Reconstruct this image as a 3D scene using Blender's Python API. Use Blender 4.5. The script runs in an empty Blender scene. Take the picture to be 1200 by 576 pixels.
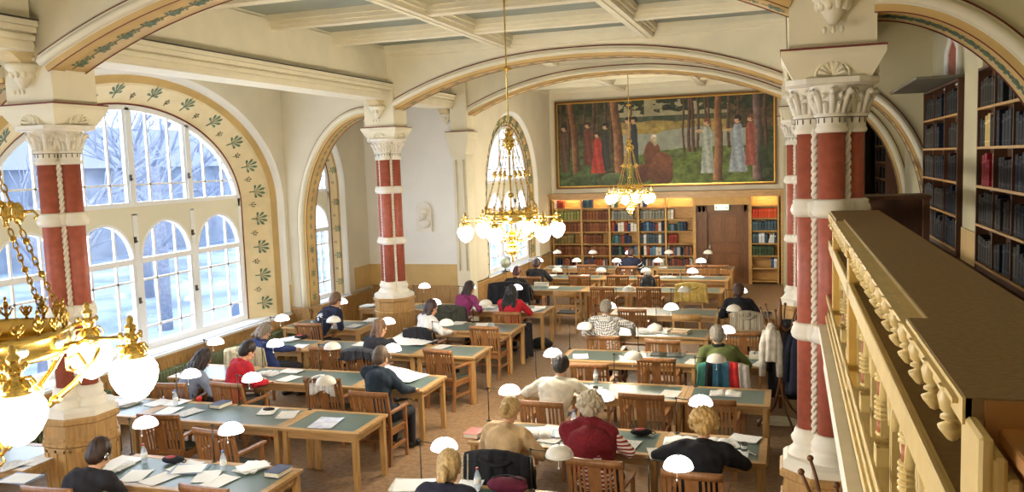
import bpy, bmesh, math, random
import numpy as np
from mathutils import Vector, Matrix, Euler
random.seed(7); rng = np.random.default_rng(7)
PI = math.pi
scn = bpy.context.scene
COL = scn.collection
def R(d): return math.radians(d)

# ------------------------------------------------------------------ materials
MATS = {}
def srgb(r, g, b):
    f = lambda c: (c/255/12.92) if c/255 <= .04045 else ((c/255+.055)/1.055)**2.4
    return (f(r), f(g), f(b), 1)
def mat(name, rgb, rough=.6, metal=0, noise=0, scale=8, stretch=(1,1,1), bump=0, bscale=None, spec=.5, rgb2=None, kind='noise', coat=0):
    if name in MATS: return MATS[name]
    m = bpy.data.materials.new(name); m.use_nodes = True
    nt = m.node_tree; b = nt.nodes['Principled BSDF']
    c = srgb(*rgb)
    b.inputs['Base Color'].default_value = c
    b.inputs['Roughness'].default_value = rough
    b.inputs['Metallic'].default_value = metal
    b.inputs['Specular IOR Level'].default_value = spec
    if coat: b.inputs['Coat Weight'].default_value = coat
    tc = nt.nodes.new('ShaderNodeTexCoord'); mp = nt.nodes.new('ShaderNodeMapping')
    mp.inputs['Scale'].default_value = stretch
    nt.links.new(tc.outputs['Object'], mp.inputs['Vector'])
    if noise or rgb2:
        n = nt.nodes.new('ShaderNodeTexNoise'); n.inputs['Scale'].default_value = scale; n.inputs['Detail'].default_value = 5
        nt.links.new(mp.outputs[0], n.inputs['Vector'])
        r = nt.nodes.new('ShaderNodeValToRGB')
        c2 = srgb(*rgb2) if rgb2 else tuple(max(0, x*(1-noise)) for x in c[:3])+(1,)
        c1 = c if rgb2 else tuple(min(1, x*(1+noise*.6)) for x in c[:3])+(1,)
        r.color_ramp.elements[0].position = .35; r.color_ramp.elements[0].color = c2
        r.color_ramp.elements[1].position = .65; r.color_ramp.elements[1].color = c1
        nt.links.new(n.outputs['Fac'], r.inputs['Fac']); nt.links.new(r.outputs['Color'], b.inputs['Base Color'])
    if bump:
        n2 = nt.nodes.new('ShaderNodeTexNoise'); n2.inputs['Scale'].default_value = bscale or scale*3
        n2.inputs['Detail'].default_value = 4
        nt.links.new(mp.outputs[0], n2.inputs['Vector'])
        bp = nt.nodes.new('ShaderNodeBump'); bp.inputs['Strength'].default_value = bump; bp.inputs['Distance'].default_value = .01
        nt.links.new(n2.outputs['Fac'], bp.inputs['Height']); nt.links.new(bp.outputs[0], b.inputs['Normal'])
    MATS[name] = m
    return m
def emis(name, rgb, strength, mixrgb=None):
    if name in MATS: return MATS[name]
    m = bpy.data.materials.new(name); m.use_nodes = True
    b = m.node_tree.nodes['Principled BSDF']
    b.inputs['Base Color'].default_value = (.9, .9, .88, 1); b.inputs['Roughness'].default_value = .3
    b.inputs['Emission Color'].default_value = srgb(*rgb); b.inputs['Emission Strength'].default_value = strength
    MATS[name] = m; return m
def checker(name, a, b_, scale, rot45=True):
    m = mat(name, a, .85); nt = m.node_tree; b = nt.nodes['Principled BSDF']
    c = nt.nodes.new('ShaderNodeTexChecker'); c.inputs['Scale'].default_value = scale
    c.inputs['Color1'].default_value = srgb(*a); c.inputs['Color2'].default_value = srgb(*b_)
    mp = nt.nodes.new('ShaderNodeMapping'); tc = nt.nodes.new('ShaderNodeTexCoord')
    mp.inputs['Rotation'].default_value = (.3, R(45) if rot45 else 0, .2)
    nt.links.new(tc.outputs['Object'], mp.inputs[0]); nt.links.new(mp.outputs[0], c.inputs['Vector'])
    nt.links.new(c.outputs['Color'], b.inputs['Base Color']); return m
def striped(name, a, b_, scale, axis='Z'):
    m = mat(name, a, .85); nt = m.node_tree; b = nt.nodes['Principled BSDF']
    w = nt.nodes.new('ShaderNodeTexWave'); w.bands_direction = axis; w.inputs['Scale'].default_value = scale
    w.inputs['Distortion'].default_value = .6; w.inputs['Detail'].default_value = 0
    r = nt.nodes.new('ShaderNodeValToRGB'); r.color_ramp.interpolation = 'CONSTANT'
    r.color_ramp.elements[0].color = srgb(*a); r.color_ramp.elements[1].color = srgb(*b_); r.color_ramp.elements[1].position = .5
    tc = nt.nodes.new('ShaderNodeTexCoord'); nt.links.new(tc.outputs['Object'], w.inputs['Vector'])
    nt.links.new(w.outputs['Fac'], r.inputs['Fac']); nt.links.new(r.outputs[0], b.inputs['Base Color']); return m

M = dict(
 cream=mat('cream_plaster', (234,226,200), .75, noise=.04, scale=3, bump=.05),
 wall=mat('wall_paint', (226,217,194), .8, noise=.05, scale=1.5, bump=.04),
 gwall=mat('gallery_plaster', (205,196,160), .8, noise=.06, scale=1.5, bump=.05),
 wallw=mat('wall_white_paint', (242,240,234), .8, noise=.03, scale=1.5, bump=.03),
 tan=mat('ochre_paint', (208,176,116), .7, noise=.08, scale=3),
 tanp=mat('pale_ochre_paint', (226,206,160), .7, noise=.05, scale=4),
 redline=mat('oxblood_line', (120,52,38), .6),
 leaf=mat('stencil_green', (100,124,98), .7, noise=.2, scale=30),
 coffer=mat('coffer_greygreen', (150,156,142), .75, noise=.12, scale=1.2),
 stone=mat('porphyry_red', (172,90,70), .5, noise=.14, scale=14, bump=.05),
 white=mat('white_stone', (238,232,218), .6, noise=.04, scale=8, bump=.05),
 line_and_shadow=mat('dark_line_and_shadow', (70,62,48), .7),  # stencil paint on the bands; painted shadow on lintels and capitals
 oak=mat('honey_oak', (184,144,90), .45, noise=.22, scale=6, stretch=(6,6,.7), bump=.04),
 oakh=mat('oak_horizontal_grain', (186,148,98), .42, noise=.2, scale=6, stretch=(.7,6,6), bump=.03),
 oakd=mat('chair_oak', (150,102,60), .4, noise=.22, scale=8, stretch=(5,5,.8), bump=.03),
 oakdark=mat('dark_oak', (112,70,36), .45, noise=.25, scale=6, stretch=(5,5,.8), bump=.04),
 oakshelf=mat('bookcase_oak', (190,146,82), .5, noise=.15, scale=5, stretch=(1,4,4)),
 walnut=mat('walnut_shelf', (92,58,36), .5, noise=.2, scale=5, stretch=(4,4,.8)),
 seatpad=mat('green_seat_pad', (58,62,52), .8, noise=.15, scale=30),
 lino=mat('desk_linoleum', (92,112,108), .32, noise=.05, scale=10),
 floor=mat('cork_floor', (150,120,88), .5, rgb2=(120,92,66), scale=14, bump=.05, bscale=60),
 frame=mat('window_paint', (236,238,240), .45),
 spand=mat('window_spandrel_paint', (226,222,200), .55),
 brass=mat('polished_brass', (236,204,120), .24, metal=1, noise=.12, scale=20),
 brassd=mat('aged_brass', (206,168,84), .3, metal=1, noise=.2, scale=30),
 steel=mat('dark_steel', (78,74,68), .35, metal=.9),
 chrome=mat('lamp_chrome', (190,190,190), .2, metal=1),
 dome=mat('white_enamel_shade', (226,222,214), .3),
 paper=mat('white_paper', (240,240,238), .7, noise=.02, scale=20),
 paper2=mat('cream_paper', (230,222,200), .7, noise=.04, scale=20),
 print=mat('printed_page', (232,230,224), .7, rgb2=(196,194,190), scale=45),
 black=mat('black_fabric', (26,27,34), .85, noise=.2, scale=30, bump=.2),
 blackp=mat('black_plastic', (22,22,24), .35),
 skin=mat('skin', (222,172,140), .55, noise=.06, scale=20),
 railp=mat('gallery_railing_paint', (214,190,128), .42, noise=.08, scale=10, bump=.04),
 railred=mat('railing_terracotta', (162,92,58), .5),
 railtop=mat('handrail_felt', (138,112,74), .8, noise=.14, scale=60, bump=.1),
 gfloor=mat('gallery_floor', (92,62,42), .6, noise=.2, scale=4),
 radi=mat('radiator_green', (120,132,100), .5),
 gold=mat('gilt_frame', (120,78,38), .4, metal=.3),
)
def glassmat():
    m = bpy.data.materials.new('window_glass'); m.use_nodes = True; nt = m.node_tree
    for n in list(nt.nodes): nt.nodes.remove(n)
    o = nt.nodes.new('ShaderNodeOutputMaterial'); mx = nt.nodes.new('ShaderNodeMixShader')
    t = nt.nodes.new('ShaderNodeBsdfTransparent'); g = nt.nodes.new('ShaderNodeBsdfGlossy')
    t.inputs[0].default_value = (.95,.97,1,1); g.inputs['Roughness'].default_value = .05
    mx.inputs[0].default_value = .06
    nt.links.new(t.outputs[0], mx.inputs[1]); nt.links.new(g.outputs[0], mx.inputs[2]); nt.links.new(mx.outputs[0], o.inputs[0])
    return m
M['glass'] = glassmat()
def bottlemat():
    m = bpy.data.materials.new('clear_plastic'); m.use_nodes = True; nt = m.node_tree
    for n in list(nt.nodes): nt.nodes.remove(n)
    o = nt.nodes.new('ShaderNodeOutputMaterial'); mx = nt.nodes.new('ShaderNodeMixShader')
    t = nt.nodes.new('ShaderNodeBsdfTransparent'); g = nt.nodes.new('ShaderNodeBsdfPrincipled')
    g.inputs['Base Color'].default_value = srgb(215,225,235); g.inputs['Roughness'].default_value = .08
    t.inputs[0].default_value = (.9,.94,.97,1); mx.inputs[0].default_value = .4
    nt.links.new(t.outputs[0], mx.inputs[1]); nt.links.new(g.outputs[0], mx.inputs[2]); nt.links.new(mx.outputs[0], o.inputs[0])
    return m
M['clear'] = bottlemat()
GLOBE = emis('globe_lit_opal', (255,240,214), 22)
DOMELIT = emis('lamp_shade_lit', (255,252,250), 3.2)

# ------------------------------------------------------------------ mesh builder
class MB:
    def __init__(s): s.v=[]; s.f=[]; s.m=[]; s.sm=[]
    def add(s, vs, fs, mi=0, smooth=False, T=None):
        o=len(s.v)
        if T is not None: vs=[tuple(T@Vector(p)) for p in vs]
        s.v += [tuple(p) for p in vs]
        for f in fs: s.f.append([i+o for i in f]); s.m.append(mi); s.sm.append(smooth)
        return s
    def box(s, x0,x1,y0,y1,z0,z1, mi=0, T=None, b=0):
        if b:
            b=min(b,(x1-x0)*.45,(y1-y0)*.45,(z1-z0)*.45)
            # chamfered box: 24 verts
            vs=[];idx={}
            X=(x0,x1);Y=(y0,y1);Z=(z0,z1);sg=(1,-1)
            for i in (0,1):
                for j in (0,1):
                    for k in (0,1):
                        c=(X[i],Y[j],Z[k]); d=(sg[i]*b,sg[j]*b,sg[k]*b)
                        for a in range(3):
                            p=[c[0]+d[0],c[1]+d[1],c[2]+d[2]]; p[a]=c[a]
                            idx[(i,j,k,a)]=len(vs); vs.append(p)
            fs=[]
            for a,(u,w) in ((0,(1,2)),(1,(2,0)),(2,(0,1))):
                for e in (0,1):
                    q=[]
                    for (p_,r_) in ((0,0),(1,0),(1,1),(0,1)):
                        t=[0,0,0]; t[a]=e; t[u]=p_; t[w]=r_
                        q.append(idx[(t[0],t[1],t[2],a)])
                    fs.append(q if e else q[::-1])
            for a in range(3):
                u,w=(a+1)%3,(a+2)%3
                for p_ in (0,1):
                    for r_ in (0,1):
                        t0=[0,0,0];t1=[0,0,0]; t0[a]=0;t1[a]=1
                        for t in (t0,t1): t[u]=p_;t[w]=r_
                        q=[idx[(*t0,u)],idx[(*t1,u)],idx[(*t1,w)],idx[(*t0,w)]]
                        fs.append(q)
            for i in (0,1):
                for j in (0,1):
                    for k in (0,1): fs.append([idx[(i,j,k,0)],idx[(i,j,k,1)],idx[(i,j,k,2)]])
            return s.add(vs,fs,mi,False,T)
        vs=[(x0,y0,z0),(x1,y0,z0),(x1,y1,z0),(x0,y1,z0),(x0,y0,z1),(x1,y0,z1),(x1,y1,z1),(x0,y1,z1)]
        return s.add(vs,[(0,3,2,1),(4,5,6,7),(0,1,5,4),(1,2,6,5),(2,3,7,6),(3,0,4,7)],mi,False,T)
    def cyl(s,p0,p1,r0,r1=None,n=12,mi=0,cap=True,smooth=True):
        r1=r0 if r1 is None else r1
        p0=Vector(p0);p1=Vector(p1);d=(p1-p0)
        if d.length<1e-6: return s
        d.normalize(); a=d.orthogonal().normalized(); b=d.cross(a)
        vs=[]
        for p,r in ((p0,r0),(p1,r1)):
            for i in range(n):
                t=2*PI*i/n; vs.append(p+a*math.cos(t)*r+b*math.sin(t)*r)
        s.add(vs,[(i,(i+1)%n,n+(i+1)%n,n+i) for i in range(n)],mi,smooth)
        if cap: s.add(vs,[list(range(n))[::-1],list(range(n,2*n))],mi,False)
        return s
    def tube(s,pts,r,n=6,mi=0,closed=False):
        pts=[Vector(p) for p in pts]; L=len(pts); rs=r if hasattr(r,'__len__') else [r]*L
        vs=[];up=None
        for i,p in enumerate(pts):
            if closed: t=(pts[(i+1)%L]-pts[i-1])
            else: t=pts[min(i+1,L-1)]-pts[max(i-1,0)]
            t.normalize()
            if up is None: up=t.orthogonal().normalized()
            else:
                up=(up-t*up.dot(t)); 
                if up.length<1e-5: up=t.orthogonal()
                up.normalize()
            b=t.cross(up)
            for k in range(n):
                a=2*PI*k/n; vs.append(p+up*math.cos(a)*rs[i]+b*math.sin(a)*rs[i])
        fs=[]
        for i in range(L if closed else L-1):
            j=(i+1)%L
            for k in range(n): fs.append((i*n+k,i*n+(k+1)%n,j*n+(k+1)%n,j*n+k))
        s.add(vs,fs,mi,True)
        if not closed: s.add(vs,[list(range(n))[::-1],[(L-1)*n+k for k in range(n)]],mi,False)
        return s
    def lathe(s,prof,c=(0,0,0),n=16,mi=0,smooth=True,T=None,a0=0):
        # prof: (r,z) bottom to top
        vs=[];L=len(prof)
        for r,z in prof:
            for k in range(n):
                a=2*PI*k/n+a0; vs.append((c[0]+r*math.cos(a),c[1]+r*math.sin(a),c[2]+z))
        fs=[(i*n+k,i*n+(k+1)%n,(i+1)*n+(k+1)%n,(i+1)*n+k) for i in range(L-1) for k in range(n)]
        s.add(vs,fs,mi,smooth,T)
        e=[]
        if prof[0][0]>1e-5: e.append(list(range(n))[::-1])
        if prof[-1][0]>1e-5: e.append([(L-1)*n+k for k in range(n)])
        if e: s.add(vs,e,mi,False,T)
        return s
    def ell(s,c,r,n=12,m=8,mi=0,T=None):
        vs=[];
        for i in range(m+1):
            ph=PI*i/m
            for k in range(n):
                a=2*PI*k/n
                vs.append((c[0]+r[0]*math.sin(ph)*math.cos(a),c[1]+r[1]*math.sin(ph)*math.sin(a),c[2]-r[2]*math.cos(ph)))
        fs=[(i*n+k,i*n+(k+1)%n,(i+1)*n+(k+1)%n,(i+1)*n+k) for i in range(m) for k in range(n)]
        return s.add(vs,fs,mi,True,T)
    def prism(s,poly,axis,a0,a1,mi=0,T=None,mis=None):
        # poly 2D in plane normal to axis, extruded a0..a1. axis x: poly=(y,z); y: (x,z); z: (x,y)
        n=len(poly)
        def P(p,a): return (a,p[0],p[1]) if axis=='x' else ((p[0],a,p[1]) if axis=='y' else (p[0],p[1],a))
        vs=[P(p,a0) for p in poly]+[P(p,a1) for p in poly]
        fs=[(i,(i+1)%n,n+(i+1)%n,n+i) for i in range(n)]
        s.add(vs,fs,mi if mis is None else mis,False,T)
        s.add(vs,[list(range(n))[::-1],list(range(n,2*n))],mi,False,T); return s
    def band(s,c0,c1,axis,a0,a1,mi=0,mi_in=None,mi_out=None,smooth=False):
        # strip between two 2D curves, extruded along axis
        n=len(c0)
        def P(p,a): return (a,p[0],p[1]) if axis=='x' else ((p[0],a,p[1]) if axis=='y' else (p[0],p[1],a))
        vs=[P(p,a0) for p in c0]+[P(p,a0) for p in c1]+[P(p,a1) for p in c0]+[P(p,a1) for p in c1]
        F=[];I=[];O=[]
        for i in range(n-1):
            F.append((i,i+1,n+i+1,n+i)); F.append((2*n+i,3*n+i,3*n+i+1,2*n+i+1))
            I.append((i,2*n+i,2*n+i+1,i+1)); O.append((n+i,n+i+1,3*n+i+1,3*n+i))
        F.append((0,n,3*n,2*n)); F.append((n-1,3*n-1,4*n-1,2*n-1))
        s.add(vs,F,mi,smooth); s.add(vs,I,mi if mi_in is None else mi_in,True); s.add(vs,O,mi if mi_out is None else mi_out,True)
        return s
    def mesh(s,name,mats):
        me=bpy.data.meshes.new(name); me.from_pydata(s.v,[],s.f)
        for m in mats: me.materials.append(m)
        me.polygons.foreach_set('material_index',s.m); me.polygons.foreach_set('use_smooth',s.sm)
        bm=bmesh.new(); bm.from_mesh(me); bmesh.ops.remove_doubles(bm,verts=bm.verts,dist=1e-5)
        bmesh.ops.recalc_face_normals(bm,faces=bm.faces); bm.to_mesh(me); bm.free()
        me.update(); return me
    def build(s,name,mats,parent=None,loc=None):
        if not isinstance(mats,(list,tuple)): mats=[mats]
        me=s.mesh(name,mats); o=bpy.data.objects.new(name,me); COL.objects.link(o)
        if parent is not None: o.parent=parent
        if loc is not None: o.location=loc
        return o

def tag(o,label=None,cat=None,group=None,kind=None):
    if label: o['label']=label
    if cat: o['category']=cat
    if group: o['group']=group
    if kind: o['kind']=kind
    return o
def empty(name,loc=(0,0,0),rz=0,label=None,cat=None,group=None,kind=None):
    o=bpy.data.objects.new(name,None); COL.objects.link(o); o.location=loc; o.rotation_euler=(0,0,rz)
    o.empty_display_size=.05
    return tag(o,label,cat,group,kind)
def dup(root,loc=None,rz=0,label=None,group=None,scale=None):
    kids={}
    for o in bpy.data.objects:
        if o.parent is not None: kids.setdefault(o.parent.name,[]).append(o)
    def rec(o,par):
        c=o.copy(); COL.objects.link(c)
        if par is not None:
            c.parent=par; c.matrix_parent_inverse=o.matrix_parent_inverse.copy()
        for k in kids.get(o.name,[]): rec(k,c)
        return c
    r=rec(root,None)
    if loc is not None: r.location=loc
    r.rotation_euler=(0,0,rz)
    if scale: r.scale=scale
    if label: r['label']=label
    if group: r['group']=group
    return r
class Proto:
    """fast duplicator that remembers the tree"""
    def __init__(s,root): s.root=root; s.used=False; s.tree=s.scan(root)
    def scan(s,o): return (o,[s.scan(k) for k in o.children])
    def rec(s,t,par):
        c=t[0].copy(); COL.objects.link(c)
        if par is not None: c.parent=par
        for k in t[1]: s.rec(k,c)
        return c
    def put(s,loc,rz=0,label=None,group=None,scale=None):
        if not s.used: s.used=True; r=s.root
        else: r=s.rec(s.tree,None)
        r.location=loc; r.rotation_euler=(0,0,rz)
        if scale: r.scale=scale
        if label: r['label']=label
        if group: r['group']=group
        return r
def struct(o): o['kind']='structure'; return o

# ------------------------------------------------------------------ camera
cam=bpy.data.cameras.new('camera'); co=bpy.data.objects.new('camera',cam); COL.objects.link(co)
def camR(yaw,pitch,roll):
    cy,sy=math.cos(yaw),math.sin(yaw);cp,sp=math.cos(pitch),math.sin(pitch)
    f=Vector((-sy*cp,cy*cp,-sp)); r=Vector((cy,sy,0)); u=r.cross(f)
    c,s=math.cos(roll),math.sin(roll)
    return c*r+s*u,-s*r+c*u,f
cr,cu,cf=camR(.318349,.0971373,-.0344556)
co.matrix_world=Matrix(((cr.x,cu.x,-cf.x,0),(cr.y,cu.y,-cf.y,0),(cr.z,cu.z,-cf.z,3.73),(0,0,0,1)))
cam.sensor_width=36; cam.lens=991.68/1200*36; cam.clip_start=.05; cam.clip_end=300
scn.camera=co
XC=-3.6      # nave axis
XL,XR=-7.5,.3
ZC=5.82      # underside of ceiling beams
YCOL=(7.2,15.15)
# ================================================================== SETTING
# floor
fb=MB(); fb.box(-10.6,3.2,-3,26,-.1,0); struct(fb.build('floor',M['floor']))

# arch curve helpers --------------------------------------------------
def nave_curve(x0=-7.2,x1=0.0,top=5.57,drop=.74,n=48):
    h=(x1-x0)/2; c=(x0+x1)/2
    return [(c+h*t, top-drop*abs(t)**2.3) for t in [(-1+2*i/n) for i in range(n+1)]]
def offset(cv,d):
    out=[]
    for i,p in enumerate(cv):
        a=cv[max(i-1,0)]; b=cv[min(i+1,len(cv)-1)]
        tx,tz=b[0]-a[0],b[1]-a[1]; l=math.hypot(tx,tz) or 1
        out.append((p[0]-tz/l*d,p[1]+tx/l*d))
    return out
def leafmotif(mb,T,s=1,mi=0):
    """palmette of five lobes and stem, lying in local XY, 4 mm thick"""
    for a,l in ((-78,.062),(-40,.09),(-13,.105),(13,.105),(40,.09),(78,.062)):
        ca,sa=math.cos(R(a)),math.sin(R(a))
        pts=[(0,0),(.004,.4*l),(.0125,.8*l),(.005,l),(-.005,l),(-.0125,.8*l),(-.004,.4*l)]
        poly=[((p[0]*ca+p[1]*sa)*s,(-p[0]*sa+p[1]*ca)*s) for p in pts]
        mb.prism(poly,'z',0,.004,mi,T)
    mb.prism([(-.005*s,-.05*s),(.005*s,-.05*s),(.005*s,0),(-.005*s,0)],'z',0,.004,mi,T)
def berrymotif(mb,T,s=1,mi=0):
    for x,y in ((-.03,.03),(.03,.03),(0,.055),(-.02,.0),(.022,.0)):
        mb.prism([((x+.011*math.cos(k*PI/3))*s,(y+.011*math.sin(k*PI/3))*s) for k in range(6)],'z',0,.004,mi,T)
    mb.prism([(-.004*s,-.05*s),(.004*s,-.05*s),(.004*s,.05*s),(-.004*s,.05*s)],'z',0,.004,mi,T)

# ceilings --------------------------------------------------------------
def coffered(name,x0,x1,y0,y1,nx,ny,rec=.2):
    r=empty(name,(0,0,0)); struct(r)
    p=MB(); p.box(x0,x1,y0,y1,ZC+rec,ZC+rec+.08); p.build('panel',M['coffer'],r)
    b=MB(); w=.10
    dx=(x1-x0)/nx; dy=(y1-y0)/ny
    def beamx(y,wd):
        b.box(x0,x1,y-wd,y+wd,ZC,ZC+rec); 
        for s in (-1,1): b.box(x0,x1,y+s*(wd+.02)-.02,y+s*(wd+.02)+.02,ZC+.05,ZC+rec)
        for s in (-1,1): b.box(x0,x1,y+s*(wd+.055)-.02,y+s*(wd+.055)+.02,ZC+.11,ZC+rec)
    def beamy(x,wd):
        b.box(x-wd,x+wd,y0,y1,ZC-.02,ZC+rec)
        for s in (-1,1): b.box(x+s*(wd+.02)-.02,x+s*(wd+.02)+.02,y0,y1,ZC+.05,ZC+rec)
        for s in (-1,1): b.box(x+s*(wd+.055)-.02,x+s*(wd+.055)+.02,y0,y1,ZC+.11,ZC+rec)
    for i in range(1,ny): beamx(y0+dy*i,w)
    for i in range(1,nx): beamy(x0+dx*i,w)
    for y in (y0,y1): beamx(y,.06)
    for x in (x0,x1): beamy(x,.06)
    # centre seams on the wide beams
    for i in range(1,nx): b.box(x0+dx*i-.012,x0+dx*i+.012,y0,y1,ZC-.035,ZC-.02)
    b.build('beam_grid',M['cream'],r)
    return r
coffered('ceiling_nave_front',-7.45,.25,-.8,6.85,3,4)
coffered('ceiling_nave',-7.45,.25,7.4,14.9,3,4)
coffered('ceiling_nave_rear',-7.45,.25,15.3,18.2,3,2)
coffered('ceiling_nave_far',-7.15,-.05,18.6,25.7,3,4)
for nm,x0,x1,y0,y1 in (('ceiling_aisle_left',-10,-7.3,-.8,18.5),('ceiling_aisle_right',.1,2.7,-.8,26)):
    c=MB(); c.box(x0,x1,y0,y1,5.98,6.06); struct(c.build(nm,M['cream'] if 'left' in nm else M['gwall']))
# nave diaphragm arches -----------------------------------------------------
def nave_arch(name,y0,y1,x0,x1,orn=False):
    r=empty(name); struct(r)
    cv=nave_curve(x0,x1)
    o1=offset(cv,.055); o2=offset(cv,.16); o3=offset(cv,.185)
    n=len(cv)
    w=MB(); top=[(p[0],ZC+.02) for p in o3]
    w.band(o3,top,'y',y0+.03,y1-.03); w.build('spandrel_wall',M['cream'],r)
    a=MB(); a.band(o1,o2,'y',y0-.02,y1+.02)
    # rounded roll
    for y in (y0-.01,y1+.01):
        a.tube([(p[0],y,p[1]) for p in offset(cv,.095)],.045,8)
    a.build('arch_moulding',M['cream'],r)
    l=MB(); l.band(o2,o3,'y',y0+.005,y1-.005); l.build('red_line',M['redline'],r)
    s=MB(); s.band(cv,o1,'y',y0+.03,y1-.03,0)
    for yy in (y0+.05,y1-.05): s.tube([(p[0],yy,p[1]-.003) for p in cv],.006,4,1)
    m=len(cv)
    for i in range(1,m-1):
        if orn or i%2==0:
            p=cv[i]; q=cv[i+1]; ang=math.atan2(q[1]-p[1],q[0]-p[0])
            T=Matrix.Translation((p[0],(y0+y1)/2,p[1]-.006))@Matrix.Rotation(-ang,4,'Y')@Matrix.Rotation(-PI/2,4,'Z')@Matrix.Rotation(PI,4,'Y')
            (leafmotif if i%2 else berrymotif)(s,T,1.3,2)
    s.build('painted_soffit',[M['tan'],M['redline'],M['leaf']],r)
    return r
nave_arch('wall_arch_front',6.85,7.4,-7.2,0,True)
nave_arch('wall_arch_middle',14.9,15.35,-7.2,0)
nave_arch('wall_arch_rear',18.2,18.62,-7.0,-.1)
# side quarter arches ---------------------------------------------------------
def quarter_arch(name,y0,y1,sx,xc,zb,span=1.8,hgt=None,xw=2.2,orn=False,side='left'):
    """sx -1: runs to the left of column xc, +1 to the right"""
    r=empty(name); struct(r)
    top=4.75; zs=2.4; b=top-zs
    n=40; cv=[]
    for i in range(n+1):
        t=(PI/2)*i/n
        cv.append((.30+(span-.30)*math.sin(t), zs+b*(math.cos(t)**.96)))
    # vertical jamb
    cv=cv+[(span,zs-(zs-zb)*k/6) for k in range(1,7)]
    def X(c): return [(xc+sx*p[0],p[1]) for p in c]
    of=lambda d: offset(cv,d)
    o1=of(.05);o2=of(.16);o3=of(.18)
    for o in (o1,o2,o3):
        for i in range(len(o)):
            if cv[i][1]<=zs: o[i]=(span+(o[i][0]-cv[i][0]),cv[i][1])
    w=MB()
    up=o3[:n+1]; w.band(X(up),X([(p[0],ZC+.15) for p in up]),'y',y0+.03,y1-.03)
    xe=o3[n][0]; w.box(*sorted((xc+sx*xe,xc+sx*xw)),y0+.03,y1-.03,zb,ZC+.15)
    w.box(*sorted((xc+sx*.0,xc+sx*(.3))),y0+.03,y1-.03,4.9,ZC+.15)
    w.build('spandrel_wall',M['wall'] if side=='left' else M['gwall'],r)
    a=MB(); a.band(X(o1),X(o2),'y',y0-.02,y1+.02)
    for y in (y0-.01,y1+.01): a.tube([(p[0],y,p[1]) for p in X(of(.1))],.05,8)
    a.build('arch_moulding',M['cream'],r)
    l=MB(); l.band(X(o2),X(o3),'y',y0+.005,y1-.005); l.build('red_line',M['redline'],r)
    s=MB(); s.band(X(cv),X(o1),'y',y0+.03,y1-.03,0)
    for yy in (y0+.05,y1-.05): s.tube([(p[0],yy,p[1]) for p in X(of(-.004))],.006,4,1)
    cx=X(of(-.005))
    for i in range(2,len(cx)-1):
        p=cx[i]; q=cx[i+1]; ang=math.atan2(q[1]-p[1],q[0]-p[0])
        if i>n and i%1==0 or i<=n and (orn or i%2==0):
            T=Matrix.Translation((p[0],(y0+y1)/2,p[1]))@Matrix.Rotation(-ang,4,'Y')@Matrix.Rotation(-PI/2*sx*-1,4,'Z')@Matrix.Rotation(PI if sx<0 else PI,4,'Y')
            (leafmotif if i%2 else berrymotif)(s,T,1.2,2)
    s.build('painted_soffit',[M['tan'],M['redline'],M['leaf']],r)
    return r
quarter_arch('wall_side_arch_left_front',6.85,7.4,-1,XL,.95,xw=2.45,side='left')
quarter_arch('wall_side_arch_left_rear',14.9,15.35,-1,XL,.95,xw=2.45,side='left')
quarter_arch('wall_side_arch_right_front',6.85,7.4,1,XR,2.35,xw=2.15,orn=True,side='right')
quarter_arch('wall_side_arch_right_middle',14.9,15.35,1,XR,2.35,xw=2.15,side='right')
quarter_arch('wall_side_arch_right_rear',18.2,18.6,1,XR,2.35,xw=2.15,side='right')
# longitudinal lintels -------------------------------------------------------------
def lintel(name,x,y0,y1,inward):
    r=empty(name); struct(r)
    w=MB(); w.box(x-.22,x+.22,y0,y1,5.28,ZC+.15)
    w.box(x-.24,x+.24,y0,y1,5.02,5.28); 
    for k,(z,e) in enumerate(((5.05,.03),(5.12,.05),(5.20,.075),(5.26,.10))): w.box(x-.22-e,x+.22+e,y0,y1,z,z+.055)
    w.build('lintel_beam',M['cream'],r)
    l=MB(); l.box(x-.335,x+.335,y0,y1,5.315,5.33); l.build('shadow_line',M['line_and_shadow'],r)  # dark strip paints in the shadow along the top moulding
    return r
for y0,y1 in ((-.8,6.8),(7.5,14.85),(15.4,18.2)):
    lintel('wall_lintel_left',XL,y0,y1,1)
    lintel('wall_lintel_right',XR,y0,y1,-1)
# carved bracket under each lintel end
def bracket(parent,x,y,s):
    b=MB()
    pr=[(0,5.04),(s*.45,5.04),(s*.37,5.03),(s*.27,4.99),(s*.19,4.93),(s*.15,4.88),(0,4.88)]
    b.prism(pr,'x',x-.11,x+.11,0)
    T=Matrix.Translation((0,y,0)); b.v=[(p[0],p[1]+y,p[2]) for p in b.v]
    pr2=[(s*.20,5.03),(s*.38,5.03),(s*.34,4.97),(s*.2,4.87),(s*.13,4.74)]
    c=MB(); c.lathe([(.02,0),(.05,.05),(.08,.12),(.11,.17),(.15,.2),(.15,.24)],(x,y+s*.07,4.67),12)
    for k in range(8): 
        a=2*PI*k/8; c.ell((x+.09*math.cos(a),y+s*.07+.09*math.sin(a),4.81),(.03,.03,.045),6,5)
    b.build('bracket',M['tanp'],parent); c.build('bracket_corbel',M['cream'],parent)

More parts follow.
